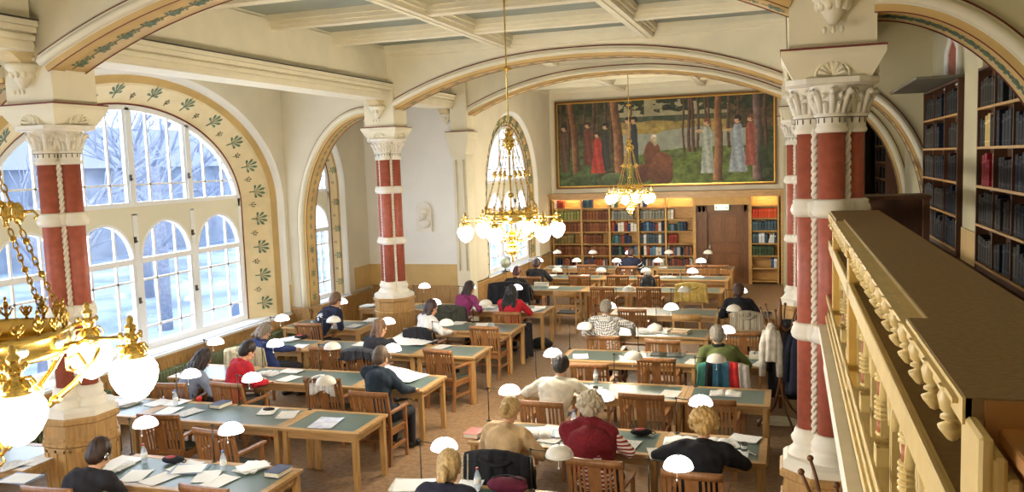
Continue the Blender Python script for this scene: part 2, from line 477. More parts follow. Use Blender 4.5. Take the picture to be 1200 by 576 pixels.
# columns --------------------------------------------------------------------------
def column(name,x,y,zground=0):
    r=empty(name,(x,y,0)); struct(r)
    p=MB()   # octagonal oak pedestal
    def oc(rad): return rad/math.cos(PI/8)
    A=PI/8
    p.lathe([(oc(.44),0),(oc(.44),.22),(oc(.405),.25)],(0,0,0),8,0,False,a0=A)
    p.lathe([(oc(.395),.25),(oc(.395),.31),(oc(.36),.35),(oc(.36),1.16)],(0,0,0),8,0,False,a0=A)
    p.lathe([(oc(.36),.86),(oc(.385),.875),(oc(.385),.905),(oc(.36),.92)],(0,0,0),8,0,False,a0=A)
    p.lathe([(oc(.36),1.10),(oc(.39),1.12),(oc(.39),1.165),(oc(.37),1.18)],(0,0,0),8,0,False,a0=A)
    # panel stiles on the faces
    for k in range(8):
        T=Matrix.Rotation(k*PI/4,4,'Z')
        for s in (-1,0,1):
            p.box(.355,.37,s*.12-.014,s*.12+.014,.4,.84,0,T)
        p.box(.355,.37,-.13,.13,.36,.41,0,T); p.box(.355,.37,-.13,.13,.81,.86,0,T)
        p.box(.355,.37,-.13,.13,.94,.97,0,T)
    p.build('pedestal',M['oak'],r)
    b=MB()
    b.lathe([(oc(.365),1.18),(oc(.365),1.24),(oc(.33),1.27)],(0,0,0),8,0,False,a0=A)
    pos=[(.152*math.cos(k*PI/2),.152*math.sin(k*PI/2)) for k in range(4)]
    for cx,cy in pos:
        b.lathe([(.17,1.24),(.175,1.27),(.17,1.30),(.14,1.33),(.13,1.36),(.145,1.38),(.15,1.41),(.13,1.44),(.115,1.49)],(cx,cy,0),20)
    b.lathe([(.22,1.24),(.2,1.36),(.17,1.49)],(0,0,0),16)
    b.build('column_base',M['white'],r)
    for cx,cy in pos:
        s=MB(); s.lathe([(.1,1.48),(.1,3.92)],(cx,cy,0),24); s.build('shaft',M['stone'],r)
    core=MB(); core.lathe([(.13,1.48),(.13,3.9)],(0,0,0),12); core.build('core',M['white'],r)
    for k in range(4):
        a=PI/4+k*PI/2; cx,cy=.168*math.cos(a),.168*math.sin(a)
        s=MB(); N=170
        for ph in (0,PI):
            s.tube([(cx+.014*math.cos(j*.75+ph),cy+.014*math.sin(j*.75+ph),1.48+(3.92-1.48)*j/N) for j in range(N+1)],.017,6)
        s.build('rope_moulding',M['white'],r)
    for z in (2.3,3.3):
        g=MB()
        for cx,cy in pos: g.lathe([(.11,z-.075),(.14,z-.055),(.15,z-.02),(.14,z+.02),(.13,z+.035),(.135,z+.055),(.11,z+.07)],(cx,cy,0),20)
        for k in range(4):
            a=PI/4+k*PI/2; g.lathe([(.03,z-.075),(.055,z-.05),(.06,z-.02),(.055,z+.02),(.05,z+.05),(.03,z+.07)],(.175*math.cos(a),.175*math.sin(a),0),12)
        g.lathe([(.17,z-.07),(.17,z+.06)],(0,0,0),16)
        g.build('ring',M['white'],r)
    c=MB()
    for cx,cy in pos:
        c.lathe([(.11,3.88),(.12,3.90),(.118,3.915),(.108,3.93),(.108,3.99),(.122,4.0),(.13,4.015),(.112,4.03),(.115,4.1),(.135,4.17),(.165,4.23),(.165,4.245)],(cx,cy,0),20)
        bx,by=cx,cy
        for k in range(8):
            a=2*PI*k/8; ca,sa=math.cos(a),math.sin(a)
            d=(cx*ca+cy*sa)/.152
            if d<-.3: continue
            # curled leaf: rises and rolls outward
            pts=[(bx+ca*rr,by+sa*rr,zz) for rr,zz in ((.112,4.03),(.124,4.08),(.14,4.13),(.165,4.18),(.19,4.2),(.195,4.185),(.18,4.17))]
            c.tube(pts,[.018,.022,.024,.024,.02,.018,.012],6)
            a2=a+PI/8; ca2,sa2=math.cos(a2),math.sin(a2)
            c.tube([(bx+ca2*rr,by+sa2*rr,zz) for rr,zz in ((.112,4.03),(.122,4.07),(.14,4.11),(.15,4.1))],[.014,.018,.017,.012],6)
            c.ell((bx+ca2*.16,by+sa2*.16,4.16),(.02,.02,.022),8,6)
    def sq(h,z0,z1,h2=None):
        h2=h2 or h
        # cruciform-ish octagon slab
        def ring(h,z): return [(h*q[0],h*q[1],z) for q in ((1,.55),(.8,.8),(.55,1),(-.55,1),(-.8,.8),(-1,.55),(-1,-.55),(-.8,-.8),(-.55,-1),(.55,-1),(.8,-.8),(1,-.55))]
        vs=ring(h,z0)+ring(h2,z1); n=12
        c.add(vs,[(i,(i+1)%n,n+(i+1)%n,n+i) for i in range(n)]+[list(range(n))[::-1],list(range(n,2*n))])
    sq(.30,4.235,4.25,.34); sq(.34,4.25,4.29)
    c.build('capital',M['white'],r)
    # dark strips painted as the shadow of notches under the capital
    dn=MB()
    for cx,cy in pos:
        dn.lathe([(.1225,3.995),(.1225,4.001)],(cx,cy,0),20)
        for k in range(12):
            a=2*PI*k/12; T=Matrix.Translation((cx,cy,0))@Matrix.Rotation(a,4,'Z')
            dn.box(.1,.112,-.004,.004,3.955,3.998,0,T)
    dn.build('notch_shadow',M['line_and_shadow'],r)
    im=MB()
    h=.33
    im.add([(-.28,-.28,4.29),(.28,-.28,4.29),(.28,.28,4.29),(-.28,.28,4.29),(-.35,-.35,4.42),(.35,-.35,4.42),(.35,.35,4.42),(-.35,.35,4.42),(-.37,-.37,4.46),(.37,-.37,4.46),(.37,.37,4.46),(-.37,.37,4.46),(-.37,-.37,4.5),(.37,-.37,4.5),(.37,.37,4.5),(-.37,.37,4.5)],
      [(0,3,2,1)]+[(4*a+i,4*a+(i+1)%4,4*a+4+(i+1)%4,4*a+4+i) for a in range(3) for i in range(4)]+[(12,13,14,15)])
    for k in range(4):   # shell ornament on each face
        T=Matrix.Rotation(k*PI/2,4,'Z')
        for j in range(7):
            a=PI*(j+.5)/7
            im.cyl(tuple(T@Vector((0,-.285,4.31))),tuple(T@Vector((.1*math.cos(a),-.335,4.31+.1*math.sin(a)))),.008,.016,6)
        im.tube([tuple(T@Vector((.12*math.cos(PI*j/12),-.325,4.30+.12*math.sin(PI*j/12)))) for j in range(13)],.012,6)
    im.build('impost',M['cream'],r)
    rl=MB(); rl.box(-.375,.375,-.375,.375,4.5,4.515); rl.build('red_line',M['redline'],r)
    bl=MB(); bl.box(-.31,.31,-.3,.28,4.5,5.9); bl.build('impost_block',M['cream'],r)
    # carved tassel corbels on the block faces
    k1=MB()
    for s in (-1,1):
        k1.box(min(s*.31,s*.33),max(s*.31,s*.33),-.13,.13,4.84,4.88)
    for j in (-1,0,1): k1.ell((j*.07,-.31,4.86),(.028,.02,.03),8,6)
    k1.box(-.13,.13,-.32,-.3,4.9,4.93)
    for j in range(9): k1.ell(((j%5-2)*.055,-.315,4.96+.05*(j//5)),(.03,.02,.03),8,6)
    k1.build('corbel_carving',M['cream'],r)
    for s in (-1,1):
        bk=MB(); bk.prism([(s*.27,5.04),(s*.74,5.04),(s*.66,5.03),(s*.56,4.99),(s*.48,4.93),(s*.44,4.88),(s*.27,4.88)],'x',-.11,.11)
        bk.build('bracket',M['tanp'],r)
        ck=MB(); ck.lathe([(.03,0),(.06,.05),(.1,.12),(.13,.17),(.16,.2),(.16,.24)],(0,s*.36,4.67),12)
        for q in range(10):
            a=2*PI*q/10; ck.ell((.1*math.cos(a),s*.36+.1*math.sin(a),4.81),(.03,.03,.045),6,5)
        for q in (-1,0,1): ck.lathe([(.004,0),(.018,.02),(.012,.05)],(q*.06,s*.42,4.60),6)
        ck.build('bracket_corbel',M['cream'],r)
    return r
for x,y in ((-7.48,7.2),(XL,15.15),(.31,7.2),(.21,15.15)): column('column',x,y)
# wall pilaster at the corner of the far bay
def pilaster(x,y,sx):
    r=empty('pilaster',(x,y,0)); struct(r)
    b=MB(); b.box(-.16,.16,-.22,.22,0,3.9); b.build('shaft',M['cream'] if sx<0 else M['gwall'],r)
    f=MB(); 
    for q in (-.09,.09): f.cyl((q,-.23,1.3),(q,-.23,3.85),.02,.02,8)
    f.build('roll_moulding',M['cream'],r)
    c=MB(); c.box(-.18,.18,-.24,.24,3.9,3.96); 
    for q in range(7):
        c.ell((-.15+.05*q,-.25,4.05+.02*(q%2)),(.035,.03,.06),8,6); c.ell((-.15+.05*q,-.26,4.2),(.03,.04,.04),8,6)
    c.prism([(-.17,3.96),(.17,3.96),(.24,4.3),(-.24,4.3)],'y',-.3,.24); c.box(-.26,.26,-.32,.26,4.3,4.4); c.box(-.28,.28,-.34,.28,4.4,4.48)
    c.build('capital',M['cream'],r)
    l=MB(); l.box(-.285,.285,-.345,.285,4.48,4.495); l.build('red_line',M['redline'],r)
    t=MB(); t.box(-.2,.2,-.2,.28,4.49,ZC+.1); t.build('block',M['cream'],r)
_wb=empty('wall_bracket'); struct(_wb); bracket(_wb,XL,18.33,-1)
pilaster(-7.15,18.3,-1); pilaster(.05,18.3,1)

# walls with windows ------------------------------------------------------------------
def ell_curve(c,hw,zs,rise,zb,n=48,jam=8,pw=1.0):
    L=[(c-hw,zb+(zs-zb)*k/jam) for k in range(jam)]
    L+=[(c-hw*math.cos(PI*i/n),zs+rise*math.sin(PI*i/n)**pw) for i in range(n+1)]
    L+=[(c+hw,zs-(zs-zb)*k/jam) for k in range(1,jam+1)]
    return L
def wall_with_window(wname,winname,xw,y0,y1,c,hwo,topo,hwi,topi,zs,depth,nl,zsill,transom=(3.0,3.26),hwm=None,label=''):
    """wall plane x=xw (faces +x); window recessed by depth to -x"""
    w=empty(wname); struct(w)
    zt=5.98
    oc_=ell_curve(c,hwo,zs,topo-zs,zsill)
    n=len(oc_)
    # wall face: strip between the opening and the border
    def border(p,i):
        if p[1]<=zs and p[0]<c: return (y0,p[1])
        if p[1]<=zs and p[0]>c: return (y1,p[1])
        return (p[0],zt)
    b=MB()
    k0=8; k1=n-8
    b.band(oc_[k0:k1],[(p[0],zt) for p in oc_[k0:k1]],'x',xw-.05,xw)
    b.box(xw-.05,xw,y0,c-hwo,zsill-.02,zt); b.box(xw-.05,xw,c+hwo,y1,zsill-.02,zt); b.box(xw-.05,xw,y0,y1,0,zsill)
    # outer skin that keeps the daylight out above and beside the recess
    b.box(xw-depth-.32,xw-.05,y0,c-hwo-.01,0,zt); b.box(xw-depth-.32,xw-.05,c+hwo+.01,y1,0,zt)
    b.band(oc_[k0:k1],[(p[0],zt) for p in oc_[k0:k1]],'x',xw-depth-.32,xw-.05)
    b.box(xw-depth-.32,xw-.05,c-hwo-.01,c+hwo+.01,0,zsill-.03)
    b.build('wall_face',M['wall'],w)
    # rounded splay, tan band, ochre band with stencils, brown edge
    def loft(ca,xa,cb,xb,mat_,name,extra=None,mats=None):
        m=MB(); N=len(ca)
        vs=[(xa,p[0],p[1]) for p in ca]+[(xb,p[0],p[1]) for p in cb]
        m.add(vs,[(i,i+1,N+i+1,N+i) for i in range(N-1)],0,True)
        # give it thickness behind
        vs2=[(xa-.03,p[0],p[1]) for p in ca]+[(xb-.03,p[0],p[1]) for p in cb]
        m.add(vs2,[(i,N+i,N+i+1,i+1) for i in range(N-1)],0,True)
        if extra: extra(m)
        return m.build(name,mats or mat_,w)
    d1=xw-.10
    cA=oc_; cB=ell_curve(c,hwo-.10,zs,topo-zs-.10,zsill)
    fr=(hwo-.1-hwi)
    cC=ell_curve(c,hwi+fr*.74,zs,(topi-zs)+(topo-.1-topi)*.74,zsill)
    cD=ell_curve(c,hwi+.05,zs,topi-zs+.05,zsill); cE=ell_curve(c,hwi,zs,topi-zs,zsill)
    xD=xw-depth+.06
    mids=[]
    # cA -> cB rounded
    cAB=ell_curve(c,hwo-.04,zs,topo-zs-.04,zsill)
    loft(cA,xw,cAB,xw-.03,M['wallw'],'splay_outer'); loft(cAB,xw-.03,cB,d1,M['wallw'],'splay_inner')
    loft(cB,d1,cC,d1-.02,M['tan'],'ochre_band')
    def sten(m):
        N=len(cC); 
        # walk along the band by arclength
        mid=[((a[0]*.5+b_[0]*.5),(a[1]*.5+b_[1]*.5)) for a,b_ in zip(cC,cD)]
        acc=0; last=-9; kk=0
        for i in range(1,N-1):
            acc+=math.hypot(mid[i][0]-mid[i-1][0],mid[i][1]-mid[i-1][1])
            if acc-last>=.24:
                last=acc; kk+=1
                p=mid[i]; t=(mid[i+1][0]-mid[i-1][0],mid[i+1][1]-mid[i-1][1])
                out=(p[0]-c,max(p[1]-zs,0)*1.0) if p[1]>zs else ((p[0]-c),0)
                ang=math.atan2(out[1],out[0])
                if kk%2==0: ang=ang+ (0 if abs(out[0])<.3 else 0)
                a_=Vector((d1-.02,cC[i][0],cC[i][1])); b__=Vector((xD,cD[i][0],cD[i][1]))
                o_=(a_-b__).normalized(); q0=Vector((0,mid[i-1][0],mid[i-1][1])); q1=Vector((0,mid[i+1][0],mid[i+1][1]))
                al=(q0-q1).normalized(); al=(al-o_*al.dot(o_)).normalized(); nn=al.cross(o_)
                if nn.x<0: al=-al; nn=-nn
                c0=a_.lerp(b__,.52 if kk%2 else .66)+nn*.004
                T=Matrix(((al.x,o_.x,nn.x,c0.x),(al.y,o_.y,nn.y,c0.y),(al.z,o_.z,nn.z,c0.z),(0,0,0,1)))
                # tilt with the splay
                (leafmotif if kk%2 else berrymotif)(m,T,(2.1 if kk%2 else 1.3)*min(1,fr/.62+.25),1 if kk%2 else 2)
        m.tube([((xD+.03),p[0],p[1]) for p in ell_curve(c,hwi+.12,zs,topi-zs+.12,zsill)],.007,4,2)
        m.tube([((d1-.03),p[0],p[1]) for p in ell_curve(c,hwi+fr*.68,zs,(topi-zs)+(topo-.1-topi)*.68,zsill)],.005,4,0)
    loft(cC,d1-.02,cD,xD,None,'stencilled_band',sten,[M['tanp'],M['leaf'],M['line_and_shadow']])
    loft(cD,xD,cE,xD-.05,M['redline'],'brown_edge')
    # ---- window
    win=empty(winname); struct(win)
    xg=xw-depth
    f=MB(); g=MB(); sp=MB()
    zb=zsill+.03
    def bar(ya,yb,za,zb_,t=.03,mb=None,mi=0): (mb or f).box(xg-t,xg+t,ya,yb,za,zb_,mi)
    f.band(ell_curve(c,hwi-.06,zs,topi-zs-.06,zb),ell_curve(c,hwi+.02,zs,topi-zs+.02,zb),'x',xg-.05,xg+.05)
    bar(c-hwi,c+hwi,zb-.03,zb+.07,.06)
    lw=2*hwi/nl
    t0,t1=transom
    def topz(y):
        q=min(1,abs(y-c)/(hwi)); return zs+(topi-zs)*math.sqrt(max(0,1-q*q))
    bar(c-hwi,c+hwi,t0+.1,t1,.05,sp)
    bar(c-hwi,c+hwi,t1-.02,t1+.05,.06)
    for i in range(nl+1):
        y=c-hwi+lw*i
        if 0<i<nl:
            bar(y-.055,y+.055,zb,t0+.12,.05); bar(y-.045,y+.045,t1,topz(y)-.02,.05)
    for i in range(nl):
        ya=c-hwi+lw*i+.06; yb=ya+lw-.12; ym=(ya+yb)/2; rr=(yb-ya)/2
        zmid=t0-rr+.02-.04
        zmid=min(zmid,2.4)
        # arched head cut in the spandrel
        arc=[(ym-rr*math.cos(PI*k/20),zmid+(t0-zmid)*math.sin(PI*k/20)) for k in range(21)]
        sp.band(arc,[(p[0],t0+.12) for p in arc],'x',xg-.04,xg+.045)
        f.band([(ym-(rr-.04)*math.cos(PI*k/20),zmid+(t0-zmid-.04)*math.sin(PI*k/20)) for k in range(21)],arc,'x',xg-.03,xg+.06)
        bar(ya,yb,zmid-.04,zmid+.05,.05)
        # casement borders
        bar(ya,ya+.05,zb+.05,zmid,.035); bar(yb-.05,yb,zb+.05,zmid,.035)
        wv=(yb-ya)
        fr1,fr2=.30,.70
        for q in (fr1,fr2) if wv>.7 else (.5,):
            bar(ya+wv*q-.018,ya+wv*q+.018,zb+.05,zmid,.02)
            bar(ya+wv*q-.016,ya+wv*q+.016,zmid,zmid+(t0-zmid)*math.sqrt(max(0,1-(2*q-1)**2)),.02)
        bar(ya,yb,zb+.32,zb+.355,.02); bar(ya,yb,zmid-.34,zmid-.305,.02)
        # upper lights
        za=t1+.05
        for q in (.3,.7) if wv>.7 else (.5,):
            y=ya+wv*q; tz=topz(y)-.04
            if tz>za: bar(y-.016,y+.016,za,tz,.02)
        tz=min(topz(ya),topz(yb))
        hy0,hy1=ya,yb
        if i==0: hy0=c-hwi*math.sqrt(max(0,1-((za+.28-zs)/(topi-zs))**2))
        if i==nl-1: hy1=c+hwi*math.sqrt(max(0,1-((za+.28-zs)/(topi-zs))**2))
        if hy1>hy0+.05: bar(hy0,hy1,za+.27,za+.3,.02)
        bar(max(ya,c-hwi),max(ya,c-hwi)+.04,za,max(za+.02,topz(ya+.02)-.03),.03); bar(yb-.04,yb,za,max(za+.02,topz(yb-.02)-.03),.03)
    f.build('window_frame',M['frame'],win); sp.build('spandrel',M['spand'],win)
    gc=ell_curve(c,hwi-.02,zs,topi-zs-.02,zb)
    g.prism(gc,'x',xg-.006,xg+.006); g.build('window_glass',M['glass'],win)
    hd=MB()
    for i in range(1,nl):
        y=c-hwi+lw*i
        for z in (1.7,2.7,t1+.45): hd.box(xg+.05,xg+.075,y-.06,y-.02,z-.05,z+.05); hd.cyl((xg+.07,y-.04,z),(xg+.11,y-.04,z-.03),.008,.008,6)
    hd.build('window_catch',M['steel'],win)
    s=MB(); s.box(xg+.02,xw+.06,c-hwo+.02,c+hwo-.02,zsill-.05,zsill,0,b=.01); s.build('window_sill',M['frame'],win)
    return w,win
wall_with_window('wall_left_front','window_1',-9.7,-.75,6.9,3.2,3.62,5.42,2.8,4.86,3.1,.5,4,.86)
wall_with_window('wall_left','window_2',-9.7,7.35,14.95,11.2,3.62,5.42,2.8,4.86,3.1,.5,4,.86)
wall_with_window('wall_left_rear','window_3',-9.7,15.3,18.4,16.42,.90,4.6,.60,4.25,3.3,.3,1,.86)
wall_with_window('wall_left_far','window_4',-7.1,18.62,25.72,21.9,2.3,5.12,1.72,4.72,3.0,.22,3,.95)
# wall between columns Y6.9..7.35 and 14.95..15.3 pier
pw=MB(); pw.box(-10.5,-9.7,6.9,7.35,0,5.98); pw.box(-10.5,-9.7,14.95,15.3,0,5.98); struct(pw.build('wall_left_piers',M['wall']))
# frontal wall of the end bay
fw=MB(); fw.box(-10.4,-7.1,18.35,18.615,0,5.98); struct(fw.build('wall_end_bay',M['wallw']))
tb=MB(); tb.box(-9.7,-7.31,18.335,18.35,.9,1.42); tb.box(-9.7,-9.685,15.35,18.35,.9,1.3) if False else None
struct(tb.build('trim_1',M['tan']))
tb2=MB(); tb2.box(-9.705,-9.692,17.56,18.34,.9,1.42); tb2.box(-9.705,-9.692,14.83,14.9,.9,1.42); struct(tb2.build('trim_2',M['tan']))
# far wall, right walls, near wall
wf=MB(); wf.box(-7.6,2.6,25.72,25.95,0,5.98); struct(wf.build('wall_far',M['wall']))
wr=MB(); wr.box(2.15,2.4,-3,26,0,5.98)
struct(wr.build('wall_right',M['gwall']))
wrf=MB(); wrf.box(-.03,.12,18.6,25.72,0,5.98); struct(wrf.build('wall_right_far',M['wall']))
wb=MB(); wb.box(-10.5,2.4,-3.2,-3,0,6); struct(wb.build('wall_near',M['wall']))
cn=MB(); cn.box(-10.5,2.4,-3.2,-.75,5.98,6.06); struct(cn.build('ceiling_near',M['cream']))
wl0=MB(); wl0.box(-9.9,-9.7,-3.2,-.75,0,6); struct(wl0.build('wall_left_near',M['wall']))
# wainscots --------------------------------------------------------------------
def wains(name,pts,h=.86,boards=.16):
    r=MB()
    for (xa,ya,xb,yb,nx,ny) in pts:
        L=math.hypot(xb-xa,yb-ya); ux,uy=(xb-xa)/L,(yb-ya)/L
        T=Matrix(((ux,nx,0,xa),(uy,ny,0,ya),(0,0,1,0),(0,0,0,1)))
        r.box(0,L,0,.025,0,h,0,T); r.box(0,L,0,.05,0,.14,0,T); r.box(0,L,0,.06,h-.05,h,0,T,b=.008); r.box(0,L,0,.04,h-.12,h-.05,0,T)
        k=int(L/boards)
        for i in range(k+1): r.box(i*L/max(k,1)-.012 if i else 0,i*L/max(k,1)+.012,.02,.036,.14,h-.1,0,T)
    return struct(r.build(name,M['oak']))
wains('baseboard_left',[(-9.7,-.7,-9.7,6.8,1,0),(-9.7,7.4,-9.7,14.88,1,0),(-9.7,15.4,-9.7,18.3,1,0)],.82)
wains('baseboard_end',[(-9.65,18.35,-7.3,18.35,0,-1)],.92)
wains('baseboard_far_left',[(-7.1,18.6,-7.1,25.4,1,0)],.93)
wains('baseboard_piers',[(-9.7,14.92,-9.3,14.92,0,-1),(-9.28,14.95,-9.28,15.3,1,0)],.95)
# gallery ---------------------------------------------------------------------------
gs=MB(); gs.box(.26,2.15,-3,25.72,2.05,2.35); struct(gs.build('floor_gallery',M['gfloor']))
ge=MB(); 
ge.box(.215,.27,-1,6.9,2.33,2.405); ge.box(.235,.28,-1,6.9,2.2,2.33); ge.box(.25,.28,-1,6.9,2.05,2.2)
ge.box(.215,.27,7.5,14.85,2.33,2.405); ge.box(.235,.28,7.5,14.85,2.2,2.33)
ge.box(.215,.27,15.45,18.1,2.33,2.405)
struct(ge.build('trim_gallery_edge',M['white']))
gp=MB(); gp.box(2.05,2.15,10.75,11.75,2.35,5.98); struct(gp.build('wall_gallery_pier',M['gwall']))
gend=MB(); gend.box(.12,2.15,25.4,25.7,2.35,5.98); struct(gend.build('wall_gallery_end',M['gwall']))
gt=MB(); gt.box(2.035,2.05,10.75,11.75,2.35,2.75); struct(gt.build('trim_gallery_tan',M['tan']))
# niche above the gallery bookcase
ni=empty('window_niche'); struct(ni)
a=MB(); y0n,y1n=12.55,13.35; z0n=4.55
arc=[(y0n,z0n),(y0n,z0n+.48),((y0n+y1n)/2,z0n+.70),(y1n,z0n+.48),(y1n,z0n)]
arco=[(y0n-.1,z0n),(y0n-.1,z0n+.52),((y0n+y1n)/2,z0n+.82),(y1n+.1,z0n+.52),(y1n+.1,z0n)]
a.band(arc,arco,'x',2.08,2.15); a.build('niche_frame',M['white'],ni)
a=MB(); a.prism(arc,'x',2.13,2.146); a.build('niche_back',M['stone'],ni)
# ================================================================== FURNITURE
ORD=['first','second','third','fourth','fifth','sixth','seventh','eighth','ninth']
def make_table(w,d,name='reading_desk'):
    """origin at front-left floor corner"""
    t=empty(name)
    top=MB(); z0,z1=.715,.75; e=.075
    top.box(0,w,0,e,z0,z1,0,b=.004); top.box(0,w,d-e,d,z0,z1,0,b=.004)
    top.box(0,e,e,d-e,z0,z1,0); top.box(w-e,w,e,d-e,z0,z1,0)
    top.build('top_frame',M['oakh'],t)
    l=MB(); l.box(e,w-e,e,d-e,z0,z1-.004); l.build('inlay',M['lino'],t)
    a=MB(); a.box(.04,w-.04,.045,.07,.63,z0); a.box(.04,w-.04,d-.07,d-.045,.63,z0); a.box(.045,.07,.05,d-.05,.63,z0); a.box(w-.07,w-.045,.05,d-.05,.63,z0)
    a.build('apron',M['oakh'],t)
    for x in (.025,w-.09):
        for y in (.025,d-.09):
            g=MB(); g.box(x,x+.065,y,y+.065,0,z0,0,b=.005); g.build('leg',M['oak'],t)
    return t
TABLES=[]
def table(x0,x1,y0,y1,label,group):
    t=make_table(x1-x0-.004,y1-y0); t.location=(x0+.002,y0,0); tag(t,label,'desk',group); TABLES.append(t)
GL='oak reading desks in the left-hand block'; GR='oak reading desks in the right-hand block'; GF='oak reading desks by the far bookcase'
LR=dict(A=(6.37,7.17),B=(8.28,9.07),C=(10.1,10.95),D=(12.08,12.9),E=(14.0,14.85),F=(16.0,16.82))
RR=[(6.37,7.17),(8.3,9.09),(10.27,11.04),(12.16,12.94),(14.05,14.83),(16.0,16.81)]
FR=[(18.82,19.62),(20.83,21.57),(22.8,23.52)]
table(-6.72,-4.65,*LR['A'],'frontmost oak desk of the left-hand block, with bottles and a pencil case on it',GL)
table(-9.2,-7.52,6.45,7.2,'oak desk ending against the left side of the nearest panelled column pedestal',GL)
for k in 'BCDF':
    o=ORD['ABCDEF'.index(k)]
    table(-5.68,-4.65,*LR[k],f'short oak desk at the aisle end of the {o} left-hand row',GL)
    table(-7.75,-5.68,*LR[k],f'long oak desk in the middle of the {o} left-hand row',GL)
    table(-8.8,-7.75,*LR[k],f'short oak desk nearest the window wall in the {o} left-hand row',GL)
table(-6.72,-4.67,*LR['E'],'long oak desk right of the farther red column pedestal',GL)
table(-9.3,-7.62,13.85,14.7,'oak desk left of the farther red column pedestal',GL)
for i,(a,b) in enumerate(RR):
    table(-3.33,-1.255,a,b,f'long oak desk at the centre-aisle end of the {ORD[i]} right-hand row',GR)
    table(-1.255,-.22,a,b,f'short oak desk nearest the right-hand columns in the {ORD[i]} right-hand row',GR)
for i,(a,b) in enumerate(FR):
    o=['nearest','middle','rearmost'][i]
    table(-6.62,-4.53,a,b,f'long oak desk by the left wall, {o} row before the far bookcase',GF)
    table(-4.53,-3.47,a,b,f'short middle oak desk, {o} row before the far bookcase',GF)
    table(-3.47,-1.4,a,b,f'long oak desk on the door side, {o} row before the far bookcase',GF)

# chairs -------------------------------------------------------------------------
def make_chair():
    """origin on the floor under the middle of the back, faces +y"""
    t=empty('oak_armchair'); W=.27
    def post(s):
        m=MB(); x=s*(W-.02)
        pts=[(x,-.03,0),(x,.0,.22),(x,.02,.44),(x,.01,.66),(x,-.045,.92)]
        for a,b in zip(pts[:-1],pts[1:]): 
            vs=[]
            for p in (a,b):
                for dx,dy in ((-.02,-.018),(.02,-.018),(.02,.018),(-.02,.018)): vs.append((p[0]+dx,p[1]+dy,p[2]))
            m.add(vs,[(0,1,5,4),(1,2,6,5),(2,3,7,6),(3,0,4,7),(0,3,2,1),(4,5,6,7)])
        m.build('rear_leg',M['oakd'],t)
    post(-1);post(1)
    r=MB(); n=8
    f=[];b=[]
    for i in range(n+1):
        x=-W-.005+2*(W+.005)*i/n; q=.02*(1-(x/W)**2)
        f.append((x,-.05-q-.018)); b.append((x,-.05-q+.012))
    r.band(f,b,'z',.885,.955); r.build('top_rail',M['oakd'],t)
    def ob(name,x0,x1,z0=.5,z1=.89,th=.012):
        m=MB(); vs=[]
        for z in (z0,z1):
            y=.008-.058*(z-.5)/.39
            xm=(x0+x1)/2; q=.015*(1-(xm/W)**2)*(z-.5)/.39
            for x,dy in ((x0,-th/2),(x1,-th/2),(x1,th/2),(x0,th/2)): vs.append((x,y+dy-q,z))
        m.add(vs,[(0,1,5,4),(1,2,6,5),(2,3,7,6),(3,0,4,7),(0,3,2,1),(4,5,6,7)]); m.build(name,M['oakd'],t)
    ob('splat',-.062,.062)
    for s in (-1,1):
        for x in (.105,.150,.195): ob('slat',s*x-.012,s*x+.012)
    m=MB(); m.box(-W+.04,W-.04,-.008,.022,.47,.51); m.build('lower_rail',M['oakd'],t)
    m=MB(); m.prism([(-.245,.02),(.245,.02),(.265,.46),(-.265,.46)],'z',.425,.455); m.box(-.23,.23,.03,.05,.37,.425); m.box(-.24,.24,.41,.43,.37,.425)
    for s in (-1,1): m.box(s*.235-.012,s*.235+.012,.03,.43,.37,.425)
    m.build('seat',M['oakd'],t); seat_=[o for o in bpy.data.objects if o.parent==t and o.name.startswith('seat')][-1]
    m=MB(); m.box(-.225,.225,.04,.44,.455,.475,0,b=.009); m.build('seat_pad',M['seatpad'],seat_)
    for s in (-1,1):
        m=MB(); x=s*.25; m.box(x-.02,x+.02,.41,.45,0,.66,0,b=.004); m.build('front_leg',M['oakd'],t)
        m=MB(); m.prism([(x-.02-.004*s,.0),(x+.02-.004*s,.0),(x+.028,.30),(x+.024,.50),(x-.024,.50),(x-.028,.30)],'z',.655,.68); m.build('armrest',M['oakd'],t)
        m=MB(); m.box(x-.01,x+.01,.01,.42,.2,.235); m.build('stretcher',M['oakd'],t)
    m=MB(); m.box(-.24,.24,.2,.22,.2,.235); m.build('stretcher',M['oakd'],t)
    return t
def make_plain_chair():
    t=empty('oak_side_chair'); W=.23
    for s in (-1,1):
        m=MB(); x=s*W
        m.box(x-.018,x+.018,-.02,.018,0,.46,0,b=.004)
        m.add([(x-.018,-.02,.45),(x+.018,-.02,.45),(x+.018,.018,.45),(x-.018,.018,.45),(x-.016,-.06,.93),(x+.016,-.06,.93),(x+.016,-.03,.93),(x-.016,-.03,.93)],[(0,1,5,4),(1,2,6,5),(2,3,7,6),(3,0,4,7),(0,3,2,1),(4,5,6,7)])
        m.build('rear_leg',M['oak'],t)
        m=MB(); m.box(x-.018,x+.018,.38,.416,0,.44,0,b=.004); m.build('front_leg',M['oak'],t)
        m=MB(); m.box(x-.009,x+.009,0,.4,.18,.21); m.build('stretcher',M['oak'],t)
    m=MB(); m.band([(-.25,-.07),(0,-.085),(.25,-.07)],[(-.25,-.04),(0,-.055),(.25,-.04)],'z',.83,.95); m.build('top_rail',M['oak'],t)
    m=MB(); m.box(-.22,.22,-.035,-.013,.6,.66); m.build('lower_rail',M['oak'],t)
    m=MB(); m.box(-.24,.24,-.02,.42,.42,.45,0,b=.006); m.build('seat',M['oak'],t)
    m=MB(); m.box(-.21,.21,.02,.40,.45,.475,0,b=.009); m.build('seat_pad',M['black'],t)
    return t
AC=Proto(make_chair()); PC=Proto(make_plain_chair())
GC='oak slat-backed armchairs at the desks'
